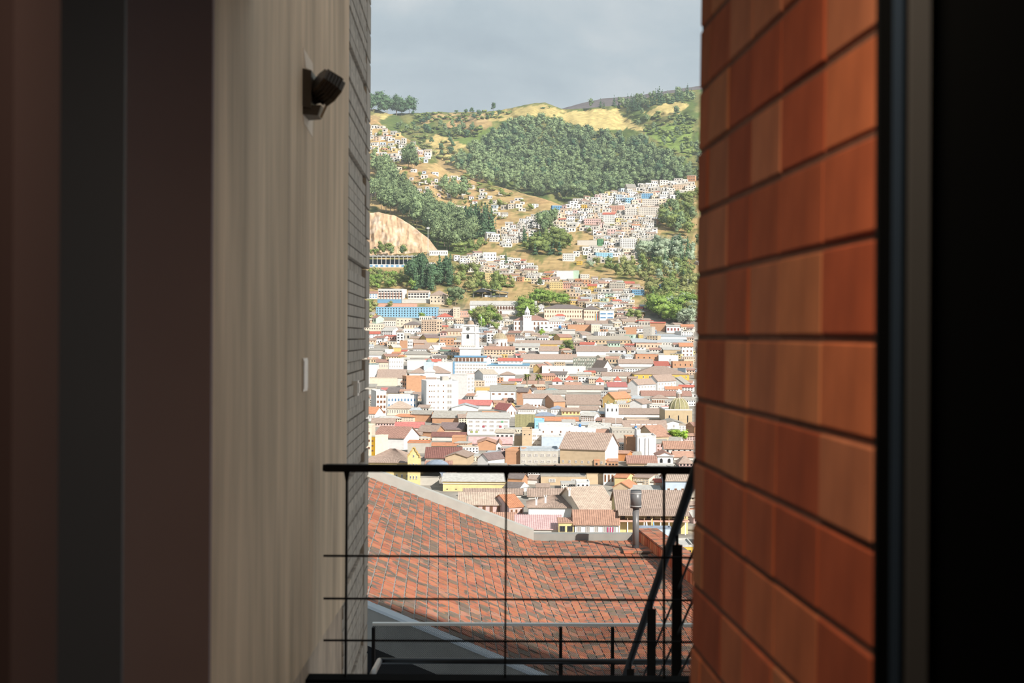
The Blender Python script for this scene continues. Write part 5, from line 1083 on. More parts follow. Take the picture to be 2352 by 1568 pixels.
def gallery():
    o = B('galleried yellow courtyard house with tiled roof and balcony', 1418, 1580, 1169, 1226, 'gable', 'yellow', 'brown', 1126, D=18, hi=2, lm='galleried courtyard house', name='courtyard_house')
    w, h, D = dims(o); k = gd(1226) / F; z = (1226 - 1192) * k
    m = MB(); m.box(-w/2, w/2, -2.4, .1, z - .35, z); m.build('balcony_deck', wm('salmon'), o)
    rw = o.children; pm = mat('gallery_post', W(214, 170, 130)); wp = wm('white')
    m = MB(); slab(m, (-w/2, -2.9, h - 1.0), (w/2, -2.9, h - 1.0), (w/2, .2, h + .2), (-w/2, .2, h + .2), .18); ribs(m, (-w/2, -2.9, h - 1.0), (w/2, -2.9, h - 1.0), (w/2, .2, h + .2), (-w/2, .2, h + .2), int(w/.42), .09); m.build('eave_roof', rm('brown'), o)
    for i in range(9):
        x = -w/2 + (i + .15) * w / 8.6
        m = MB(); m.bar((x, -2.2, z), (x, -2.2, h - .8), .14, .14); p = m.build('gallery_post', pm, o); m = MB(); m.box(x - .35, x + .35, -2.3, -2.1, h - 1.05, h - .8); m.build('capital', pm, p)
        m = MB(); m.bar((x, -2.2, -4), (x, -2.2, z - .3), .24, .24); m.build('arcade_post', wp, o)
    for zz in (.5, .95): m = MB(); m.bar((-w/2, -2.2, z + zz), (w/2, -2.2, z + zz), .06, .06); m.build('balustrade_rail', pm, o)
    for x, ww, hh in ((-.42, .055, .36), (-.06, .05, .36), (.13, .04, .36), (.30, .05, .36), (.42, .05, .36)): window(o, x*w, -.02, z + .05, ww*w, h*hh, 'dark')
    for x in (-.2, .05, .25, .38): window(o, x*w, -.02, 0, .04*w, h*.3, 'dark')
    window(o, .19*w, -.02, z + 1.2, .018*w, h*.12, 'brown')
    return o, k, z
GAL, gk, gz = gallery()
B('pale blue courtyard wall in front of the galleried house', 1468, 1542, 1214, 1240, 'flat', 'paleblue', 'bluegrey', D=3, name='courtyard_wall', cat='wall', d=gd(1240))
B('small yellow house with ochre front beside the stair rail', 1545, 1592, 1255, 1290, 'flat', 'yolk', 'palegrey', D=9, win=(3, 1, 'dark', .3, .6))
for x, c, nm in ((1484, 'white', 'white'), (1496, 'yolk', 'yellow'), (1500, 'blue', 'violet blue')):
    p = P(x, 1214, gd(1240) + 6); f = empty('flag', p); tag(f, 'slim upright %s flag in the courtyard' % nm, 'flag', 'courtyard flags'); m = MB(); m.tube((0, 0, -1), (0, 0, 22*gk if c == 'yolk' else 16*gk), .04, n=6); m.build('pole', pm_ if False else mat('flag_pole', W(220, 220, 220)), f)
    m = MB(); zt = 22*gk if c == 'yolk' else 16*gk; m.hexa([(0.03, 0, .3), (.42, .1, .2), (.42, .13, .2), (.03, .03, .3), (0.03, 0, zt), (.2, .06, zt), (.2, .09, zt), (.03, .03, zt)]); m.build('cloth', mat('flag_' + c, WALLS[c]), f)
# person walking on the balcony
def person():
    dd = gd(1226) - 1.2; p = P(1502, 1193, dd); p.z = GAL.location.z + gz
    me = bpy.data.meshes.new('person')
    V = {'pel': (0, 0, .92), 'chest': (.02, 0, 1.32), 'neck': (.03, 0, 1.48), 'head': (.05, 0, 1.62), 'top': (.05, 0, 1.72), 'hl': (0, -.09, .88), 'kl': (.16, -.09, .50), 'al': (.10, -.09, .08), 'fl': (.24, -.09, .03), 'hr': (0, .09, .88), 'kr': (-.05, .09, .48), 'ar': (-.30, .09, .12), 'fr': (-.20, .09, .03),
         'sl': (.02, -.19, 1.40), 'el': (-.12, -.22, 1.12), 'wl': (-.02, -.20, .90), 'sr': (.02, .19, 1.40), 'er': (.06, .23, 1.12), 'wr': (.22, .20, .98)}
    E_ = [('pel', 'chest'), ('chest', 'neck'), ('neck', 'head'), ('head', 'top'), ('pel', 'hl'), ('hl', 'kl'), ('kl', 'al'), ('al', 'fl'), ('pel', 'hr'), ('hr', 'kr'), ('kr', 'ar'), ('ar', 'fr'), ('chest', 'sl'), ('sl', 'el'), ('el', 'wl'), ('chest', 'sr'), ('sr', 'er'), ('er', 'wr')]
    ks = list(V); me.from_pydata([V[q] for q in ks], [(ks.index(a), ks.index(b)) for a, b in E_], [])
    o = link('person', me, None, p); o.rotation_euler = (0, 0, R(190))
    tag(o, 'person in dark clothes walking along the balcony', 'person')
    o.modifiers.new('skin', 'SKIN'); rad = {'pel': .13, 'chest': .15, 'neck': .06, 'head': .095, 'top': .07, 'hl': .09, 'hr': .09, 'kl': .065, 'kr': .065, 'al': .045, 'ar': .045, 'fl': .04, 'fr': .04, 'sl': .06, 'sr': .06, 'el': .045, 'er': .045, 'wl': .035, 'wr': .035}
    sk = me.skin_vertices[0].data
    for i, q in enumerate(ks): sk[i].radius = (rad[q], rad[q]); sk[i].use_root = (q == 'pel')
    o.modifiers.new('sub', 'SUBSURF').levels = 1; o.modifiers['sub'].render_levels = 1
    me.materials.append(mat('dark_clothes', (.06, .055, .06)))
    m = MB(); m.lathe([(.0, -.12), (.085, -.1), (.1, 0), (.075, .08), (0, .11)], 10, (.05, 0, 1.64)); m.build('head_skin', mat('skin', (.35, .2, .14)), o)
person()
for x, y, d_, nm in ((1460, 981, gd(1012) + 2, 'on the bare concrete block'), (1332, 976, gd(1002) + 2, 'beside the antenna masts'), (1396, 880, gd(890), 'by the red pyramid kiosk'), (1587, 886, gd(895), 'at the pier edge'), (1286, 750, gd(760), 'above the bare brick hall')):
    k = d_ / F; c = empty('water_tank', P(x, y + 4, d_)); tag(c, 'bright blue plastic water tank ' + nm, 'tank', 'blue water tanks')
    m = MB(); m.lathe([(0, 0), (3.0*k, 0), (3.3*k, 1*k), (3.3*k, 5*k), (2*k, 6.8*k), (1*k, 7.2*k), (0, 7.2*k)], 14); smooth(m.build('tank_body', mat('blue_plastic', W(40, 130, 220), .4), c))
    m = MB()
    for a in (-1, 1):
        for b in (-1, 1): m.bar((a*2.4*k, b*2.4*k, -5*k), (a*2.4*k, b*2.4*k, .1), .1, .1)
    m.build('stand', mat('tank_stand', W(120, 110, 100)), c)
for i, (x, y0, y1, d_, nm) in enumerate(((983, 520, 586, 1500, 'floodlight mast beside the stadium'), (1105, 725, 806, gd(806), 'thin lattice mast beside the clock tower'), (1387, 962, 1000, gd(1000), 'thin white aerial mast on the antenna house'), (1414, 960, 1000, gd(1000), 'thin rusty aerial mast beside the concrete block'), (1566, 800, 835, gd(835), 'white lattice mast on the brick house'), (1519, 674, 706, gd(706), 'pale lamp post at the grove edge'), (1546, 679, 696, gd(696), 'pale lamp post above the silver trees'), (1571, 645, 668, gd(668), 'pale lamp post on the upper road'), (1580, 640, 670, gd(670), 'second pale lamp post on the upper road'), (1461, 720, 731, gd(732), 'lamp post in the round trees'))):
    k = d_ / F; c = empty('mast', P(x, y1, d_)); tag(c, nm, 'mast'); m = MB(); r = max(.5*k, .12) * (1.5 if i == 0 else 1); m.tube((0, 0, -3), (0, 0, (y1 - y0)*k), r*1.2, r*.8, n=6); m.build('pole', mat('mast_paint', W(232, 230, 226)), c)
    m = MB(); hh = (y1 - y0)*k; wd2 = 3.2*k if i == 0 else 1.2*k; m.box(-wd2, wd2, -.2, .2, hh*.92, hh*.97); m.build('head', mat('mast_paint', W(232, 230, 226)), c)
# stadium on the shoulder of the hill
def stadium():
    d = gd(614); k = d / F; c = empty('stadium', P(918, 614, d)); tag(c, 'stadium stand with grey flat canopy on slim columns', 'stadium'); LMS.append((900, 600, 'stadium')); FOOT.append((836, 1000, 584, 616))
    m = MB(); m.box(-84*k, 42*k, 2, 30, 25*k, 27*k); m.build('canopy', rm('metal'), c)
    for i in range(12): m = MB(); x = (-82 + i*11)*k; m.hexa([(x - 5*k, 1.5, 27*k), (x + 5*k, 1.5, 27*k), (x + 5*k, 30, 27*k), (x - 5*k, 30, 27*k), (x - .5*k, 1.5, 29*k), (x + .5*k, 1.5, 29*k), (x + .5*k, 30, 29*k), (x - .5*k, 30, 29*k)]); m.build('truss', rm('palegrey'), c)
    for i in range(13): m = MB(); x = (-82 + i*10)*k; m.bar((x, 2.5, 0), (x, 2.5, 25*k), .6, .6); m.build('column', wm('grey'), c)
    m = MB(); m.box(-84*k, 42*k, 0, 6, -4, 7*k); m.build('front_wall', wm('white'), c)
    for i in range(10): m = MB(); m.box((-80 + i*12)*k, (-74 + i*12)*k, -.2, 0, 1*k, 6*k); m.build('blue_panel', wm('blue'), c)
    m = MB(); m.box(-80*k, 40*k, 14, 16, 7*k, 20*k); m.build('stand_wall', mat('dark_stand', W(78, 92, 104), .5, .7, .2, W(50, 120, 170)), c)
    m = MB(); m.box(42*k, 62*k, 4, 20, -4, 15*k); m.build('blue_end', wm('blue'), c); m = MB(); m.box(60*k, 80*k, 2, 16, -4, 12*k); m.build('white_end', wm('white'), c)
stadium()
B('long white clubhouse beside the stadium mast', 986, 1028, 575, 587, 'flat', 'white', 'grey', win=(8, 1, 'dark', .3, .3), D=12, lm='stadium clubhouse')
B('white villa with square windows above the cypress', 1110, 1140, 580, 600, 'flat', 'white', 'white', win=(4, 2, 'dark', .3, .3), D=12, lm='white villa above the cypress')
# ---- coloured marker houses on the right-hand hillside (grown over by the infill)
HILL = [(1470, 1500, 444, 456, 'blue', 'bright blue house among the upper hillside houses', 'bright blue hillside house'), (1437, 1455, 454, 467, 'skyblue', 'turquoise house on the upper hillside', 'turquoise hillside house'), (1268, 1290, 472, 485, 'blue', 'blue house at the forest edge end of the hillside row', 'forest edge blue house'), (1400, 1432, 472, 488, 'salmon', 'coral red house in the middle of the hillside', 'coral hillside house'), (1333, 1347, 470, 480, 'yolk', 'small orange yellow house high on the hillside', 'orange yellow hillside house'), (1372, 1384, 548, 564, 'green', 'narrow green house on the lower hillside', 'narrow green house'), (1425, 1464, 547, 572, 'white', 'white five storey hillside block with square windows', 'white hillside block'), (1468, 1520, 549, 575, 'offwhite', 'long white hillside block with brick red top floor', 'brick topped hillside block'), (1435, 1464, 478, 498, 'offwhite', 'four storey pale hillside block with window grid', 'pale window grid block'), (1466, 1514, 476, 496, 'offwhite', 'long pale hillside block beside the grove', 'long pale hillside block'), (1384, 1412, 492, 514, 'white', 'white gabled three storey hillside house', 'white three storey hillside house'), (1248, 1268, 484, 500, 'paleblue', 'pale blue house standing alone by the hillside trees', 'lone pale blue house'), (1250, 1276, 532, 544, 'white', 'white house beside the hillside playing field', 'playing field house'), (1475, 1512, 457, 474, 'offwhite', 'grey white block with eight windows on the upper hillside', 'eight window block'), (1341, 1380, 502, 516, 'pink', 'long pink hillside house with flat roof', 'long pink hillside house'), (1326, 1370, 552, 564, 'offwhite', 'wide blank walled hillside warehouse', 'blank hillside warehouse'), (1368, 1408, 580, 592, 'skyblue', 'low building with turquoise roof edge on the hillside', 'turquoise edged building'), (1420, 1456, 586, 606, 'offwhite', 'blank pale block with side shadow under the hillside', 'blank pale block'), (1292, 1318, 582, 600, 'white', 'white house with arched windows at the hill foot', 'arched window hill house'), (1278, 1316, 622, 642, 'white', 'big blank white block behind the lower town', 'big blank white block'), (1310, 1328, 621, 640, 'mint', 'mint green house beside the big blank white block', 'mint green house'), (1333, 1354, 630, 640, 'offwhite', 'small house with orange shutters on the slope', 'orange shutter house'), (1324, 1336, 598, 608, 'yolk', 'orange walled house at the road bend', 'orange walled house'), (1114, 1136, 626, 646, 'yellow', 'pale yellow three storey house below the stadium hill', 'yellow stepped house'), (1262, 1292, 648, 664, 'yellow', 'yellow two part house above the leafy trees', 'yellow two part house'), (1290, 1312, 650, 664, 'salmon', 'salmon house with brown hip roof above the leafy trees', 'salmon hipped house'), (1400, 1436, 650, 664, 'concrete', 'grey unfinished block at the slope edge', 'unfinished grey block'), (1436, 1458, 650, 662, 'peach', 'peach house with red roof at the slope edge', 'peach red roofed house'), (1350, 1370, 656, 668, 'yolk', 'yellow house under a red roof in the upper town', 'yellow house with red roof'), (1545, 1578, 424, 436, 'peach', 'peach house at the top corner of the hillside', 'peach top corner house'), (1578, 1592, 452, 470, 'blue', 'blue house at the pier edge of the hillside', 'pier edge blue house'), (1452, 1480, 665, 678, 'blue', 'blue mural walled house at the slope', 'blue mural house'), (1492, 1536, 652, 660, 'blue', 'long blue and white wall along the slope road', 'blue slope wall')]
for x0, x1, yt, yb, wc, lb, s in HILL:
    hgt = yb - yt; rk = 'hip' if 'hip' in lb else ('gable' if 'red roof' in lb or 'gabled' in lb else 'flat')
    B(lb, x0, x1, yt, yb, rk, wc, {'hip': 'brown', 'gable': 'red'}.get(rk, 'beige'), yr=(yt - 4 if rk != 'flat' else None), win=None if 'blank' in lb else (max(2, int((x1 - x0) / 4)), max(1, int(hgt / 5)), 'dark', .38, .42), lm=s, yaw=random.choice((-12, -6, 0, 8)))
# ================================================================ the many smaller houses between them
rh = random.Random(21)
def ovl(a, b): return max(0, min(a[1], b[1]) - max(a[0], b[0])) * max(0, min(a[3], b[3]) - max(a[2], b[2]))
INF = []; NH = len(FOOT)
def ptin(x, y, poly): return bool(inpoly(np.array([float(x)]), np.array([float(y)]), poly)[0])
def infill(poly, dy, dx, wr_, hr_, kinds, depth=None, maxin=.6, layer=None, prob=1.0):
    ys = [p[1] for p in poly]; xs = [p[0] for p in poly]; y = min(ys)
    while y < max(ys):
        x = min(xs) + rh.uniform(0, dx)
        while x < max(xs):
            yy = y + rh.uniform(-dy * .4, dy * .4)
            if ptin(x, yy, poly) and rh.random() < prob:
                sc = 1.0; w = rh.uniform(*wr_); h = rh.uniform(*hr_); kd = rh.choices(list(kinds), [kinds[q] for q in kinds])[0]
                rr = h * rh.uniform(.35, .6) if kd in ('gable', 'hip', 'shed', 'front') else 0
                c = (x - w/2, x + w/2, yy - h - rr, yy); A = (c[1] - c[0]) * (c[3] - c[2]); ok = True; hid = 0
                for i, f in enumerate(FOOT):
                    o = ovl(c, f)
                    if o <= 0: continue
                    if f[3] <= yy:
                        fa = (f[1] - f[0]) * (f[3] - f[2])
                        if i < NH and (o > .18 * fa or o > .3 * A): ok = False; break
                        if i >= NH and o > .5 * fa: ok = False; break
                    else:
                        hid += o
                        if hid > maxin * A: ok = False; break
                if ok: FOOT.append(c); INF.append((c, yy - h, kd, rr, layer, A - hid))
            x += dx * rh.uniform(.75, 1.3)
        y += dy
HK = {'flat': 7, 'gable': 2, 'shed': 1}; TK = {'gable': 5, 'flat': 3, 'shed': 1.6, 'hip': 2}
infill([(1118, 545), (1200, 512), (1290, 480), (1370, 456), (1480, 430), (1592, 414), (1592, 455), (1530, 470), (1516, 500), (1512, 530), (1500, 548), (1522, 560), (1515, 580), (1460, 606), (1420, 604), (1330, 606), (1318, 588), (1360, 570), (1370, 545), (1330, 530), (1280, 545), (1255, 540), (1240, 520), (1225, 545), (1150, 575)], 5.0, 13.5, (11, 24), (8, 15), HK, maxin=.66)
infill([(1040, 598), (1110, 585), (1200, 600), (1245, 640), (1230, 655), (1180, 650), (1120, 640), (1060, 612)], 5, 15, (12, 24), (7, 13), {'flat': 3, 'gable': 3, 'shed': 1})
infill([(1190, 640), (1260, 628), (1330, 645), (1400, 648), (1470, 665), (1450, 700), (1490, 715), (1480, 735), (1410, 735), (1380, 712), (1310, 700), (1300, 676), (1262, 665)], 6, 16, (12, 26), (6, 12), TK)
infill([(836, 735), (1075, 735), (1180, 735), (1480, 735), (1592, 760), (1592, 835), (836, 835)], 7, 18, (14, 34), (6, 12), TK)
infill([(836, 835), (1592, 835), (1592, 960), (836, 960)], 9, 22, (18, 42), (8, 15), TK)
infill([(836, 960), (1592, 960), (1592, 1095), (836, 1095)], 12, 28, (24, 56), (10, 20), TK)
infill([(1160, 1095), (1592, 1095), (1592, 1215), (1200, 1215)], 14, 34, (30, 60), (12, 22), TK)
# left golden hill
infill([(836, 286), (880, 292), (945, 332), (985, 352), (1000, 374), (900, 376), (836, 362)], 8, 16, (9, 17), (6, 10), HK, layer='c')
infill([(900, 388), (1040, 400), (1075, 425), (1165, 445), (1130, 462), (960, 452), (905, 415)], 10, 22, (8, 17), (6, 10), HK, layer='c', prob=.8)
infill([(985, 470), (1060, 476), (1200, 452), (1240, 478), (1180, 500), (1010, 508)], 9, 20, (9, 18), (6, 11), HK, layer='c', prob=.85)
infill([(836, 430), (880, 440), (870, 455), (836, 455)], 7, 12, (9, 16), (6, 9), HK, layer='c')
INF.sort(key=lambda q: -q[5])
n_house = sum(1 for o in COL.objects if o.get('category') == 'house')
N_IND = max(0, 300 - n_house)
WCOL = {'white': 9, 'offwhite': 7, 'cream': 4, 'peach': 3, 'tan': 2, 'concrete': 3, 'brick': 2, 'yellow': .8, 'pink': .8, 'paleblue': .6, 'ochre': .6, 'mint': .3}
WCOLH = {'white': 12, 'offwhite': 12, 'cream': 3, 'concrete': 3, 'grey': 3, 'peach': 1.2, 'pink': 1, 'yellow': .6, 'paleblue': .7, 'brick': .5, 'mint': .3}
RCOL = {'brown': 8, 'redbrown': 3, 'terracotta': 3, 'palegrey': 4, 'grey': 4, 'red': 1.2, 'coral': .8, 'beige': 2, 'dark': 1.5, 'metal': 1.5, 'orange': 1}
CN = {'offwhite': 'off white', 'concrete': 'bare concrete', 'brick': 'bare brick', 'paleblue': 'pale blue', 'skyblue': 'sky blue', 'redbrown': 'red brown', 'palegrey': 'pale grey', 'metal': 'sheet metal', 'dark': 'dark grey', 'tan': 'tan', 'peach': 'peach'}
def pick(dct): return rh.choices(list(dct), list(dct.values()))[0]
def auto_label(c, wc, rc, kd, tries):
    xm, ym = (c[0] + c[1]) / 2, (c[2] + c[3]) / 2
    near = sorted(LMS, key=lambda l: (l[0] - xm) ** 2 + 2.2 * (l[1] - ym) ** 2)[:4]
    size = 'wide' if c[1] - c[0] > 34 else ('small' if c[1] - c[0] < 17 else ('tall' if c[3] - c[2] > 14 else 'low'))
    a = near[0]; dx, dy = xm - a[0], ym - a[1]
    rel = 'behind' if dy < -5 else ('in front of' if dy > 5 else 'beside')
    rk = {'flat': 'flat roofed', 'gable': CN.get(rc, rc) + ' gabled', 'shed': CN.get(rc, rc) + ' roofed', 'hip': CN.get(rc, rc) + ' hipped', 'front': CN.get(rc, rc) + ' gabled'}[kd]
    s = f"{size} {CN.get(wc, wc)} {rk} house {rel} the {a[2]}"
    if s in LABELS or tries:
        b = near[1 + tries % 3]; s2 = f"{size} {CN.get(wc, wc)} {rk} house between the {a[2]} and the {b[2]}"
        if len(s2.split()) <= 16: s = s2
    return s if len(s.replace('-', ' ').split()) <= 16 else f"{CN.get(wc, wc)} {rk.split()[-1]} house {rel} the {a[2]}"
st_mats = []; st_idx = {}
def sidx(m):
    if m.name not in st_idx: st_idx[m.name] = len(st_mats); st_mats.append(m)
    return st_idx[m.name]
SH = MB()
for n_, (c, yt, kd, rr, layer, A) in enumerate(INF):
    xm = (c[0] + c[1]) / 2; yb = c[3]
    dd = float(LC.depth(np.array(xm), np.array(yb))) if layer == 'c' else gd(yb)
    hill = yb < 625
    for tr in range(8):
        wc, rc = pick(WCOLH if hill else WCOL), pick(RCOL)
        lb = auto_label(c, wc, rc, kd, tr)
        if lb not in LABELS: break
    wpx = c[1] - c[0]; hpx = yb - yt
    nx = max(1, int(wpx / rh.uniform(4.5, 7))); nz = max(1, int(hpx / rh.uniform(4.2, 6)))
    yaw = rh.choice((-25, -15, -8, 0, 8, 18, 28)) if not hill else rh.uniform(-22, 22)
    if n_ < N_IND:
        grp = None
        if lb in LABELS: grp = 'lookalike small houses of the town'
        bldg(lb, c[0], c[1], yt, yb, kd, wc, rc if kd != 'flat' else ('beige' if rh.random() < .5 else 'palegrey'), yr=(yt - rr) if rr else None, yaw=yaw, d=dd, win=(nx, nz, rh.choice(('dark', 'dark', 'pale', 'brown')), .38, .42) if rh.random() < .85 else None, group=grp, reg=False)
    else:
        k = dd / F; w, h = wpx * k, hpx * k; D = min(max(w * .8, 6), 14); p = P(xm, yb, dd); ca, sa = math.cos(R(yaw)), math.sin(R(yaw))
        def T(q): return (p.x + q[0]*ca - q[1]*sa, p.y + q[0]*sa + q[1]*ca, p.z + q[2])
        i0 = len(SH.v); wi = sidx(wm(wc)); ri = sidx(rm(rc if kd != 'flat' else 'palegrey'))
        SH.box(-w/2, w/2, 0, D, -5, h, wi)
        if kd == 'flat': SH.box(-w/2 - .1, w/2 + .1, -.1, D + .1, h, h + .35, ri)
        else:
            rs = D/2*math.tan(R(24)); a, b, c_, d_ = (-w/2 - .4, -.4, h - .1), (w/2 + .4, -.4, h - .1), (w/2 + .4, D + .4, h - .1), (-w/2 - .4, D + .4, h - .1); e0, e1 = (-w/2 - .3, D/2, h + rs), (w/2 + .3, D/2, h + rs)
            SH.quad(a, b, e1, e0, ri); SH.quad(c_, d_, e0, e1, ri); SH.tri(b, c_, e1, wi); SH.tri(d_, a, e0, wi)
        gi = sidx(mat('window_pane_dark', WFR['dark'][1], .25))
        for i in range(nx):
            for j in range(nz):
                x = -w/2 + w/nx*(i + .5); z = h/nz*(j + .3); SH.box(x - w/nx*.2, x + w/nx*.2, -.06, .02, z, z + h/nz*.42, gi)
        SH.v[i0:] = [T(q) for q in SH.v[i0:]]
# the town goes on to both sides of the opening
ro_ = random.Random(55); y = 560.0
while y < 1470:
    stp = 10 if y < 760 else (15 if y < 900 else 24); x = -500.0
    while x < 2900:
        wpx = stp * ro_.uniform(1.4, 2.8); xm = x + wpx / 2; x += wpx * ro_.uniform(1.05, 1.4)
        if 815 < xm < 1612 or (y < 690 and xm < 815) or (y < 640 and ro_.random() < .5): continue
        yb = y + ro_.uniform(-.3, .3) * stp; dd = gd(yb); k = dd / F; w = wpx * k; h = stp * ro_.uniform(.5, .95) * k; D = min(max(w * .8, 6), 14); p = P(xm, yb, dd); yw = R(ro_.uniform(-25, 25)); ca, sa = math.cos(yw), math.sin(yw); i0 = len(SH.v)
        wi = sidx(wm(pick(WCOL))); ri = sidx(rm(pick(RCOL))); gi = sidx(mat('window_pane_dark', WFR['dark'][1], .25)); SH.box(-w/2, w/2, 0, D, -8, h, wi)
        if ro_.random() < .35: SH.box(-w/2 - .1, w/2 + .1, -.1, D + .1, h, h + .35, ri)
        else:
            rs = D/2*math.tan(R(24)); a, b, c_, d_ = (-w/2 - .4, -.4, h - .1), (w/2 + .4, -.4, h - .1), (w/2 + .4, D + .4, h - .1), (-w/2 - .4, D + .4, h - .1); e0, e1 = (-w/2 - .3, D/2, h + rs), (w/2 + .3, D/2, h + rs)
            SH.quad(a, b, e1, e0, ri); SH.quad(c_, d_, e0, e1, ri); SH.tri(b, c_, e1, wi); SH.tri(d_, a, e0, wi)
        for i in range(4): xx = -w/2 + w/4*(i + .5); SH.box(xx - w*.04, xx + w*.04, -.06, .02, h*.35, h*.75, gi)
        SH.v[i0:] = [(p.x + q[0]*ca - q[1]*sa, p.y + q[0]*sa + q[1]*ca, p.z + q[2]) for q in SH.v[i0:]]
    y += stp * .95
if SH.v:
    so2 = SH.build('distant_houses', st_mats); so2['kind'] = 'stuff'; so2['label'] = 'the many smallest houses scattered over town and hillsides'; so2['category'] = 'houses'
print('infill', len(INF), 'individual', N_IND, 'objects', len(COL.objects))
# ================================================================ trees
def ico(sub=1):
    bm = bmesh.new(); bmesh.ops.create_icosphere(bm, subdivisions=sub, radius=1.0); v = np.array([q.co[:] for q in bm.verts]); f = np.array([[q.index for q in ff.verts] for ff in bm.faces]); bm.free(); return v, f
ICO1, ICO2 = ico(1), ico(2)
def crown_np(kind, seed, lod=0):
    """leafy crown of unit tree height: verts, tris, tint per vertex"""
    g = np.random.default_rng(seed); bl = []
    if kind == 'euc':
        for i in range(9 if lod == 0 else 5):
            t = .34 + .62 * (i + .5) / (9 if lod == 0 else 5); rad = .20 * math.sin(math.pi * (.12 + .8 * (t - .34) / .66)) + .05; a = g.uniform(0, 6.28); o = g.uniform(.05, .20) * (1.15 - t)
            bl.append((o*math.cos(a)*1.3, o*math.sin(a)*1.3, t, rad*g.uniform(.75, 1.1), rad*g.uniform(.7, .95)))
    elif kind == 'round':
        for i in range(10 if lod == 0 else 5):
            a = g.uniform(0, 6.28); t = g.uniform(.30, .86); o = g.uniform(.08, .30) * math.sin(math.pi * (t - .12)); r_ = g.uniform(.14, .22); bl.append((o*math.cos(a), o*math.sin(a), t, r_*1.15, r_))
        bl.append((0, 0, .55, .30, .30))
    elif kind == 'pine':
        for i in range(9 if lod == 0 else 5):
            t = .10 + .86 * i / (8 if lod == 0 else 4); bl.append((g.uniform(-.02, .02), g.uniform(-.02, .02), t, .21 * (1.04 - t) + .018, .10))
    elif kind == 'bush':
        for i in range(6 if lod == 0 else 3):
            a = g.uniform(0, 6.28); o = g.uniform(.1, .5); r_ = g.uniform(.32, .5); bl.append((o*math.cos(a), o*math.sin(a), .4 + g.uniform(-.1, .2), r_, r_*.9))
    V, Fc, Tn = [], [], []; base = 0; iv, if_ = ICO1 if lod == 0 else ico_low
    for (x, y, z, rx, rz) in bl:
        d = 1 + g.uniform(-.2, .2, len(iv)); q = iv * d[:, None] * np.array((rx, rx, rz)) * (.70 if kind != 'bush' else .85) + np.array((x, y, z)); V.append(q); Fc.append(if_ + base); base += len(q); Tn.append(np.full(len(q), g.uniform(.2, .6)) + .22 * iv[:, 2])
    nl = {'euc': 520, 'round': 560, 'pine': 420, 'bush': 220}[kind] if lod == 0 else {'euc': 190, 'round': 190, 'pine': 150, 'bush': 70}[kind]
    wts = np.array([b[3]**2 for b in bl]); wts /= wts.sum(); ch = g.choice(len(bl), nl, p=wts)
    n = g.normal(size=(nl, 3)); n[:, 2] += .25; n /= np.linalg.norm(n, axis=1)[:, None]
    cs = np.array(bl)[ch]; pos = cs[:, :3] + n * np.stack([cs[:, 3], cs[:, 3], cs[:, 4]], 1) * g.uniform(.72, 1.22, (nl, 1))
    up = n + g.normal(size=(nl, 3)) * .45; t1 = np.cross(up, g.normal(size=(nl, 3))); t1 /= np.linalg.norm(t1, axis=1)[:, None]; t2 = np.cross(up, t1); t2 /= np.linalg.norm(t2, axis=1)[:, None]
    s = (.031 if lod == 0 else .046) * (2.2 if kind == 'bush' else 1) * g.uniform(.6, 1.3, (nl, 1))
    q = np.stack([pos - t1*s, pos + t2*s*.7, pos + t1*s, pos - t2*s*.7], 1).reshape(-1, 3); V.append(q); ii = np.arange(nl)[:, None] * 4 + base
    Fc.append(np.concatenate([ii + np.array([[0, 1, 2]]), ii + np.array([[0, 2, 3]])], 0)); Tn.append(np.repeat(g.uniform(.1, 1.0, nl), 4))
    return np.concatenate(V), np.concatenate(Fc), np.concatenate(Tn)
bm = bmesh.new(); bmesh.ops.create_icosphere(bm, subdivisions=1, radius=1.0)
ico_low = ICO1; bm.free()
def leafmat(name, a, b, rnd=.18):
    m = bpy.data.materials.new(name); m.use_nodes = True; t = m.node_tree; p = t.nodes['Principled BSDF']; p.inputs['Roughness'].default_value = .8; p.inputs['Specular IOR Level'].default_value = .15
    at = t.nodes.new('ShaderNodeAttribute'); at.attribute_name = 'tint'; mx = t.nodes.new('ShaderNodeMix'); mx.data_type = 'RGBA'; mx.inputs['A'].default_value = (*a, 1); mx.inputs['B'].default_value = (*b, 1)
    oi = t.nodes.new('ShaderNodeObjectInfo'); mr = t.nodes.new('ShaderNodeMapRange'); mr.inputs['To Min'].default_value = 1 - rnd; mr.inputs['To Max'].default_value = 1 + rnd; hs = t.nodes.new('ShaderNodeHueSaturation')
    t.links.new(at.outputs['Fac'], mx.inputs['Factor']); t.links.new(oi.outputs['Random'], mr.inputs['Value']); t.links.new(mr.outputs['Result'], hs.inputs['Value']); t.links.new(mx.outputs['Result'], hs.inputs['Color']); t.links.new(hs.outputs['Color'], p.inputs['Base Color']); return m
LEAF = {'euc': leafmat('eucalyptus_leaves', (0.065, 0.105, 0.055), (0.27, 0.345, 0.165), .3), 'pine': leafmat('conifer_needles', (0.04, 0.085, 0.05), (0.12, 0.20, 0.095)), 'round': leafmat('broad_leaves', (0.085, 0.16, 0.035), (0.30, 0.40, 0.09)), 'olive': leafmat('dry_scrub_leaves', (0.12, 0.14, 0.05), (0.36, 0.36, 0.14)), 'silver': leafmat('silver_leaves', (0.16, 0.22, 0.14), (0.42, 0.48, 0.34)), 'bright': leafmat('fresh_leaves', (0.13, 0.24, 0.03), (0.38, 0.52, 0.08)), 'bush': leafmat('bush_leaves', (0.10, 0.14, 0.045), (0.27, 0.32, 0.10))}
BARK = mat('grey_bark', (0.24, 0.19, 0.14), .9)
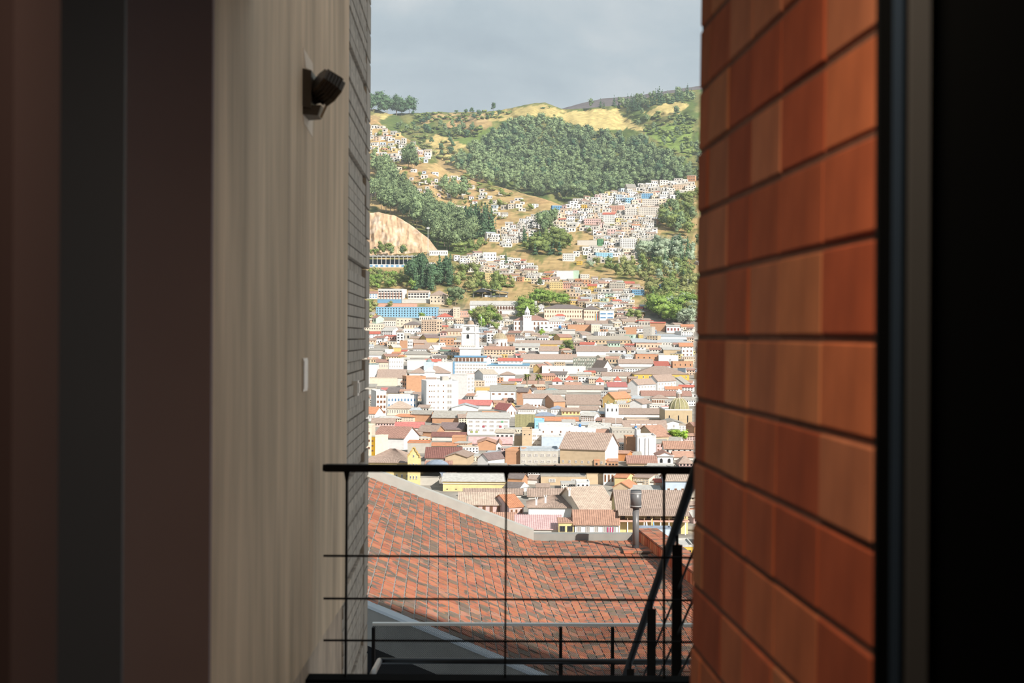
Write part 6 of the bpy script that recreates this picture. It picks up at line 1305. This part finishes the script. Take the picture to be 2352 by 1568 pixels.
def np_mesh(name, v, f, tint, mt):
    me = bpy.data.meshes.new(name); me.vertices.add(len(v)); me.vertices.foreach_set('co', v.astype(np.float32).ravel()); me.loops.add(len(f) * 3); me.loops.foreach_set('vertex_index', f.astype(np.int32).ravel()); me.polygons.add(len(f)); me.polygons.foreach_set('loop_start', np.arange(0, len(f) * 3, 3, dtype=np.int32)); me.polygons.foreach_set('loop_total', np.full(len(f), 3, np.int32))
    me.update(calc_edges=True); a = me.attributes.new('tint', 'FLOAT', 'POINT'); a.data.foreach_set('value', tint.astype(np.float32)); me.materials.append(mt); return me
VAR = {}
def crown_mesh(kind, leaf, i):
    key = (kind, leaf, i)
    if key not in VAR: VAR[key] = np_mesh('crown', *crown_np(kind, 100 + i * 7 + len(kind)), LEAF[leaf])
    return VAR[key]
m = MB(); m.tube((0, 0, -.06), (.01, 0, .5), .018, .010, n=6); m.tube((0.01, 0, .42), (.10, .03, .62), .010, .005, n=5); m.tube((.01, 0, .36), (-.09, .05, .58), .010, .005, n=5); TRUNK = m.mesh('trunk', BARK)
TREES = []                     # (size px, point, height m, kind, leaf, label, group)
rt2 = random.Random(77)
def at(layer, x, y):
    return P(x, y, gd(y)) if layer == 'd' else (LC if layer == 'c' else LB if layer == 'b' else LQ).at(x, y)
def stand(poly, layer, n, mix, hr_, label, group, mind=0):
    xs = [p[0] for p in poly]; ys = [p[1] for p in poly]; k = 0; t = 0; pts = []
    while k < n and t < n * 40:
        t += 1; x, y = rt2.uniform(min(xs), max(xs)), rt2.uniform(min(ys), max(ys))
        if not ptin(x, y, poly): continue
        if mind and any((x - a)**2 + ((y - b) * 1.6)**2 < mind**2 for a, b in pts): continue
        pts.append((x, y)); kd, lf = rt2.choices([q[:2] for q in mix], [q[2] for q in mix])[0]; p = at(layer, x, y); h = rt2.uniform(*hr_) * (.45 if kd == 'bush' else 1)
        TREES.append((h * F / p.y, p, h, kd, lf, label, group)); k += 1
EUC = [('euc', 'euc', 1)]
SIDE = []
def side_stand(poly, layer, n, mix, hr_):
    k0 = len(TREES); stand(poly, layer, n, mix, hr_, '', None); SIDE.extend(TREES[k0:]); del TREES[k0:]
FOREST = [(1045, 388), (1060, 362), (1090, 345), (1125, 325), (1180, 300), (1240, 283), (1285, 296), (1300, 314), (1380, 322), (1440, 336), (1480, 342), (1515, 365), (1592, 396), (1592, 424), (1480, 434), (1370, 458), (1325, 470), (1250, 456), (1210, 450), (1130, 430), (1080, 418), (1048, 402)]
stand(FOREST, 'b', 640, [('euc', 'euc', 9), ('round', 'euc', 1.5), ('euc', 'pine', 1)], (20, 36), 'grey green eucalyptus tree of the dense mountainside wood', 'eucalyptus of the mountainside wood', 6.5)
stand([(1110, 330), (1160, 305), (1200, 292), (1170, 350), (1125, 368)], 'b', 30, [('euc', 'pine', 1)], (22, 30), 'dark tree on the spur above the wood', 'dark spur trees', 6)
stand([(1200, 268), (1300, 262), (1290, 276), (1220, 280)], 'b', 8, [('bush', 'olive', 1)], (10, 16), 'small shrub on the golden summit field', 'summit field shrubs', 8)
stand([(1300, 252), (1427, 243), (1500, 226), (1590, 212), (1590, 235), (1500, 245), (1440, 262), (1430, 250)], 'b', 70, [('pine', 'pine', 3), ('euc', 'euc', 1)], (18, 28), 'dark conifer on the far ridge line', 'ridge line conifers', 5)
stand([(1440, 262), (1500, 262), (1560, 262), (1592, 270), (1592, 365), (1530, 345), (1500, 320), (1470, 300)], 'b', 70, [('bush', 'bush', 3), ('euc', 'euc', 1)], (14, 24), 'green scrub bush on the mountain slope', 'mountain scrub', 8)
stand([(836, 258), (870, 238), (905, 255), (955, 262), (930, 268), (880, 264)], 'b', 26, [('euc', 'pine', 2), ('round', 'pine', 1)], (28, 46), 'dark tree on the skyline above the golden hill', 'skyline trees above the golden hill', 5)
stand([(940, 262), (1120, 258), (1180, 256), (1180, 268), (1000, 290), (940, 300)], 'b', 60, [('bush', 'bush', 3), ('round', 'pine', 1)], (12, 20), 'dark hedge shrub along the mountain fields', 'mountain hedges', 6)
stand([(900, 290), (960, 300), (1060, 290), (1110, 300), (1070, 330), (1040, 318), (1000, 310), (960, 325)], 'b', 50, [('bush', 'bush', 2), ('euc', 'euc', 1), ('round', 'pine', 1)], (14, 24), 'dark shrub in the mountain hollow', 'hollow shrubs', 6)
stand([(960, 330), (1000, 360), (1040, 385), (1060, 400), (1045, 330), (1010, 320)], 'b', 22, [('bush', 'olive', 2), ('round', 'pine', 1)], (14, 24), 'bushy tree beside the golden field', 'golden field trees', 7)
stand([(862, 424), (905, 428), (945, 462), (990, 500), (1040, 522), (1108, 540), (1065, 585), (1010, 578), (988, 548), (942, 514), (905, 494), (870, 487), (845, 455)], 'c', 95, EUC, (26, 38), 'tall eucalyptus in the belt above the quarry cliff', 'eucalyptus belt above the quarry', 8)
stand([(845, 380), (905, 388), (905, 420), (860, 418)], 'c', 14, EUC, (22, 32), 'eucalyptus in the clump among the golden hill houses', 'golden hill clump', 6)
stand([(925, 372), (960, 380), (955, 392), (925, 388)], 'c', 6, EUC, (26, 36), 'eucalyptus of the small clump on the golden slope', 'golden slope clump', 6)
stand([(1020, 440), (1070, 440), (1075, 462), (1020, 466)], 'c', 12, EUC, (20, 28), 'eucalyptus beside the houses on the golden slope', 'slope houses clump', 6)
stand([(838, 300), (900, 330), (1000, 380), (1200, 450), (1240, 480), (1150, 505), (1000, 470), (900, 430), (838, 400)], 'c', 70, [('bush', 'olive', 2), ('bush', 'bush', 2), ('round', 'bush', 1)], (8, 15), 'small shrub on the dry golden hillside', 'golden hillside shrubs', 9)
stand([(1068, 542), (1132, 540), (1128, 548), (1070, 552)], 'c', 14, [('pine', 'pine', 1)], (34, 44), 'dark conifer in the row below the golden hill', 'conifer row', 4)
stand([(838, 570), (870, 578), (960, 582), (960, 588), (838, 590)], 'd', 9, [('euc', 'euc', 2), ('round', 'bush', 1)], (7, 15), 'leafy tree behind the stadium roof', 'trees behind the stadium', 7)
stand([(1040, 565), (1110, 560), (1105, 585), (1050, 582)], 'd', 14, [('bush', 'bush', 2), ('round', 'bush', 1)], (10, 16), 'green bush at the end of the quarry', 'bushes at the quarry end', 6)
stand([(838, 638), (950, 636), (950, 668), (838, 666)], 'd', 40, [('round', 'round', 2), ('round', 'olive', 1.5), ('round', 'bush', 2)], (7, 12.5), 'broad leafy tree below the stadium', 'leafy trees below the stadium', 8)
stand([(945, 640), (1035, 640), (1035, 668), (945, 668)], 'd', 20, [('pine', 'pine', 3), ('euc', 'pine', 1)], (20, 30), 'dark conifer below the stadium shoulder', 'conifers below the stadium', 7)
stand([(1010, 620), (1060, 618), (1140, 640), (1180, 660), (1170, 690), (1090, 676), (1040, 660)], 'd', 40, [('round', 'olive', 2), ('bush', 'bush', 2), ('round', 'bush', 1)], (9, 17), 'dry scrubby tree on the bank above the canopy', 'scrub on the bank', 8)
stand([(1232, 520), (1262, 505), (1275, 515), (1262, 535), (1240, 545)], 'd', 12, EUC, (16, 22), 'tree between the hillside house rows', 'trees between the rows', 6)
stand([(1200, 558), (1300, 555), (1310, 572), (1280, 590), (1205, 585)], 'd', 26, [('pine', 'pine', 1), ('round', 'bush', 2)], (13, 22), 'dark tree below the hillside playing field', 'trees below the playing field', 8)
stand([(1522, 480), (1592, 462), (1592, 545), (1540, 542), (1520, 520)], 'd', 30, [('euc', 'euc', 2), ('round', 'bush', 2), ('round', 'olive', 1)], (14, 24), 'leafy tree of the grove beside the hillside blocks', 'grove beside the hillside blocks', 8)
stand([(1462, 590), (1500, 575), (1592, 580), (1592, 608), (1500, 612)], 'd', 26, [('round', 'silver', 3), ('pine', 'pine', 1)], (15, 24), 'silvery tree along the hillside road', 'silvery trees along the road', 8)
stand([(1350, 612), (1440, 610), (1560, 615), (1592, 625), (1592, 650), (1480, 645), (1400, 640), (1355, 628)], 'd', 44, [('round', 'bush', 2), ('round', 'olive', 2), ('round', 'silver', 1), ('pine', 'pine', .7)], (10, 18), 'scrubby tree on the slope above the lower houses', 'slope scrub', 8)
stand([(1470, 680), (1592, 655), (1592, 700), (1510, 705)], 'd', 26, [('round', 'olive', 2), ('round', 'bush', 2), ('pine', 'pine', 1)], (11, 19), 'dark leafy tree above the grove at the pier', 'trees above the pier grove', 8)
stand([(1495, 715), (1592, 700), (1592, 748), (1530, 745)], 'd', 34, [('round', 'round', 3), ('round', 'silver', 2), ('round', 'olive', 1)], (13, 20), 'broad leafy tree of the grove behind the shop row', 'grove behind the shops', 8)
stand([(838, 702), (862, 700), (860, 730), (838, 742)], 'd', 8, [('round', 'bush', 2), ('bush', 'olive', 1)], (9, 14), 'bushy tree at the concrete edge beside the blue apartments', 'trees by the blue apartments', 7)
stand([(1085, 735), (1110, 728), (1150, 740), (1160, 765), (1110, 760)], 'd', 12, [('round', 'bush', 2), ('round', 'olive', 1), ('round', 'round', 1)], (10, 17), 'leafy tree on the bank beside the clock tower', 'bank trees by the tower', 8)
stand([(1188, 722), (1225, 720), (1235, 735), (1190, 736)], 'd', 8, [('round', 'bush', 2), ('round', 'round', 1)], (11, 18), 'leafy tree behind the white steeple', 'trees behind the steeple', 7)
HANDT = [(1046, 702, 50, 'round', 'euc', 'big dark spreading tree beside the cream hipped house'), (1030, 706, 22, 'round', 'bush', 'dark low tree under the big spreading tree'), (1234, 704, 42, 'round', 'round', 'tall green tree behind the arcaded college, first of three'), (1248, 703, 40, 'round', 'round', 'middle tall green tree behind the arcaded college'), (1262, 702, 36, 'round', 'round', 'last tall green tree behind the arcaded college'), (1280, 703, 28, 'round', 'round', 'rounded green tree before the dark roofed college'), (1297, 703, 30, 'round', 'round', 'leafy green tree at the back of the dark roofed college'), (1240, 660, 22, 'euc', 'euc', 'feathery tree above the three tall green trees'), (1500, 708, 40, 'pine', 'pine', 'big dark green tree above the pier grove'), (1446, 736, 28, 'round', 'bush', 'round leafy tree beside the red eaved house'), (1464, 736, 28, 'round', 'bush', 'fuller round tree beside the red eaved house'), (1292, 811, 20, 'round', 'bush', 'dark clipped tree beside the brown roofed hall'), (1304, 806, 30, 'round', 'bush', 'tallest dark clipped tree beside the brown roofed hall'), (1316, 811, 18, 'round', 'bush', 'last dark clipped tree beside the brown roofed hall'), (1272, 776, 18, 'bush', 'bush', 'spreading bush on the ochre bank'), (1243, 774, 20, 'round', 'bright', 'light green tree before the white box house'), (970, 734, 18, 'round', 'round', 'round green tree at the end of the blue apartments'), (852, 704, 18, 'round', 'bush', 'bushy tree beside the blue boundary wall'), (896, 708, 18, 'round', 'olive', 'bare brownish tree before the blue boundary wall'), (1557, 1013, 30, 'round', 'bright', 'bright green leafy tree beside the orange striped roof'), (1543, 1012, 24, 'round', 'bright', 'smaller bright green tree beside the orange striped roof'), (1573, 1013, 26, 'round', 'bright', 'bright green tree touching the pier edge'), (846, 980, 16, 'bush', 'bright', 'fresh green roof bush on the cream edge house'), (1162, 609, 28, 'pine', 'pine', 'single dark cypress on the bank below the villa'), (1018, 612, 13, 'pine', 'pine', 'small round conifer on the stadium bank'), (1133, 257, 22, 'euc', 'pine', 'lone tall tree on the mountain skyline'), (896, 583, 26, 'round', 'bush', 'dark domed tree before the quarry cliff'), (1355, 536, 14, 'round', 'bush', 'tree at the hillside retaining wall'), (1245, 250, 10, 'bush', 'pine', 'clump of shrubs on the golden summit'), (1262, 250, 9, 'round', 'bush', 'small tree on the golden summit')]
for x, y, hp, kd, lf, lb in HANDT:
    lay = 'd' if y > 590 else ('b' if y < 300 else 'd'); p = at(lay, x, y); h = hp * p.y / F; TREES.append((hp * 3, p, h * (.55 if kd == 'bush' else 1), kd, lf, lb, None))
TREES.sort(key=lambda t: -t[0])
NT = 300; fv, ff, ft, fm = {}, {}, {}, {}
CR = {(k, i): crown_np(k, 300 + i * 5 + len(k), 1) for k in ('euc', 'round', 'pine', 'bush') for i in range(5)}
TN = {'euc': 'eucalyptus_tree', 'round': 'leafy_tree', 'pine': 'conifer_tree', 'bush': 'shrub'}
side_stand([(1600, 330), (1900, 320), (2500, 300), (2500, 400), (1900, 400), (1600, 425)], 'b', 260, EUC, (20, 34)); side_stand([(1600, 440), (2200, 400), (2700, 420), (2700, 620), (1600, 700)], 'd', 130, [('round', 'bush', 2), ('round', 'olive', 1), ('euc', 'euc', 2)], (9, 18)); side_stand([(-200, 330), (820, 320), (820, 480), (-200, 480)], 'c', 170, [('euc', 'euc', 2), ('round', 'bush', 1)], (16, 30)); side_stand([(-200, 600), (820, 600), (820, 680), (-200, 690)], 'd', 120, [('round', 'bush', 2), ('round', 'olive', 1)], (8, 16))
TREES += [(0,) + t[1:] for t in SIDE]
for n_, (sz, p, h, kd, lf, lb, gp) in enumerate(TREES):
    if n_ < NT:
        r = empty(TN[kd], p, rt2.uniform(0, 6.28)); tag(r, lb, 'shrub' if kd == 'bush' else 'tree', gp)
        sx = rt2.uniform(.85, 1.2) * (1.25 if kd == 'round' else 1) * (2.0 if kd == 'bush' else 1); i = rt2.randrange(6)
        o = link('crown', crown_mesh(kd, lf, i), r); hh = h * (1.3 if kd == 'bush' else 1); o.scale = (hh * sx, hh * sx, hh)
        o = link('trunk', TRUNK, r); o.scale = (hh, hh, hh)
    else:
        v, f, t = CR[(kd, rt2.randrange(5))]; a = rt2.uniform(0, 6.28); ca, sa = math.cos(a), math.sin(a); s = h * rt2.uniform(.9, 1.25) * (1.6 if kd == 'bush' else 1)
        q = np.stack([v[:, 0]*ca - v[:, 1]*sa, v[:, 0]*sa + v[:, 1]*ca, v[:, 2] * h / s], 1) * s + np.array(p)
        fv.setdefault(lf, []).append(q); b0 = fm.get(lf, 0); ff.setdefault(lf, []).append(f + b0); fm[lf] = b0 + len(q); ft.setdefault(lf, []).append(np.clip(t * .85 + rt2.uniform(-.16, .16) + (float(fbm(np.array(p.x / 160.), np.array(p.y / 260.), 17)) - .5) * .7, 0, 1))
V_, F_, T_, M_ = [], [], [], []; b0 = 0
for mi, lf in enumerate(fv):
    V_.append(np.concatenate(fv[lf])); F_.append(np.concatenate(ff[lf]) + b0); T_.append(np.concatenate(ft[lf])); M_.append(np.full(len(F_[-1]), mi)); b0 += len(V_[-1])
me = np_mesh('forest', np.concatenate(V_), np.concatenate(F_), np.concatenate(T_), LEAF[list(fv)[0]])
for lf in list(fv)[1:]: me.materials.append(LEAF[lf])
me.polygons.foreach_set('material_index', np.concatenate(M_).astype(np.int32))
fo = link('forest', me); fo['kind'] = 'stuff'; fo['label'] = 'dense far eucalyptus forest and scrub covering the mountainside'; fo['category'] = 'forest'
print('trees', len(TREES), 'forest tris', len(me.polygons))
# palms
def palm(x, ytop, yb, label):
    d = gd(890); k = d / F; r = empty('palm_tree', P(x, yb, d)); tag(r, label, 'palm tree'); H = (yb - ytop) * k * .72
    m = MB(); m.tube((0, 0, -3), (.3, 0, H), .55, .42, n=8); m.build('trunk', BARK, r); rp = random.Random(int(x))
    lm = leafmat('palm_leaves_%d' % x, (0.20, 0.22, 0.06), (0.46, 0.44, 0.16)) if x < 1220 else bpy.data.materials['palm_leaves_1210']
    for i in range(26):
        a = rp.uniform(0, 6.28); el = rp.uniform(-.5, 1.2); L_ = 13 * k * rp.uniform(.8, 1.05); m = MB(); pts = []
        for j in range(7):
            t = j / 6; rr = L_ * t * math.cos(el * .7); zz = L_ * (t * math.sin(el) - .75 * t * t); pts.append(Vector((.3 + rr*math.cos(a), rr*math.sin(a), H + zz)))
        sd_ = Vector((-math.sin(a), math.cos(a), 0))
        for j in range(6):
            w0, w1 = 2.5*k*math.sin(math.pi*(j/6*.85 + .1)), 2.5*k*math.sin(math.pi*((j+1)/6*.85 + .1)) if j < 5 else 0
            dn = Vector((0, 0, -.35))
            m.quad(pts[j], pts[j+1], pts[j+1] + sd_*w1 + dn*w1, pts[j] + sd_*w0 + dn*w0); m.quad(pts[j], pts[j+1], pts[j+1] - sd_*w1 + dn*w1, pts[j] - sd_*w0 + dn*w0)
        m.build('frond', lm, r, fix=False)
palm(1210, 853, 884, 'tall palm tree nearer the blue roofed wing'); palm(1236, 853, 884, 'tall palm tree beside the red pyramid kiosk')

# ================================================================ haze over the valley
HZ = bpy.data.materials.new('valley_haze'); HZ.use_nodes = True; h_ = HZ.node_tree; h_.nodes.remove(h_.nodes['Principled BSDF'])
vs = h_.nodes.new('ShaderNodeVolumeScatter'); vs.inputs['Color'].default_value = (0.86, 0.93, 1.0, 1); vs.inputs['Density'].default_value = HAZE; vs.inputs['Anisotropy'].default_value = 0.0
h_.links.new(vs.outputs[0], h_.nodes['Material Output'].inputs['Volume'])
m = MB(); m.box(-2600, 2600, 240, 7000, -160, 1100); hz = m.build('haze', HZ); hz['kind'] = 'stuff'; hz['label'] = 'thin blue haze filling the valley'
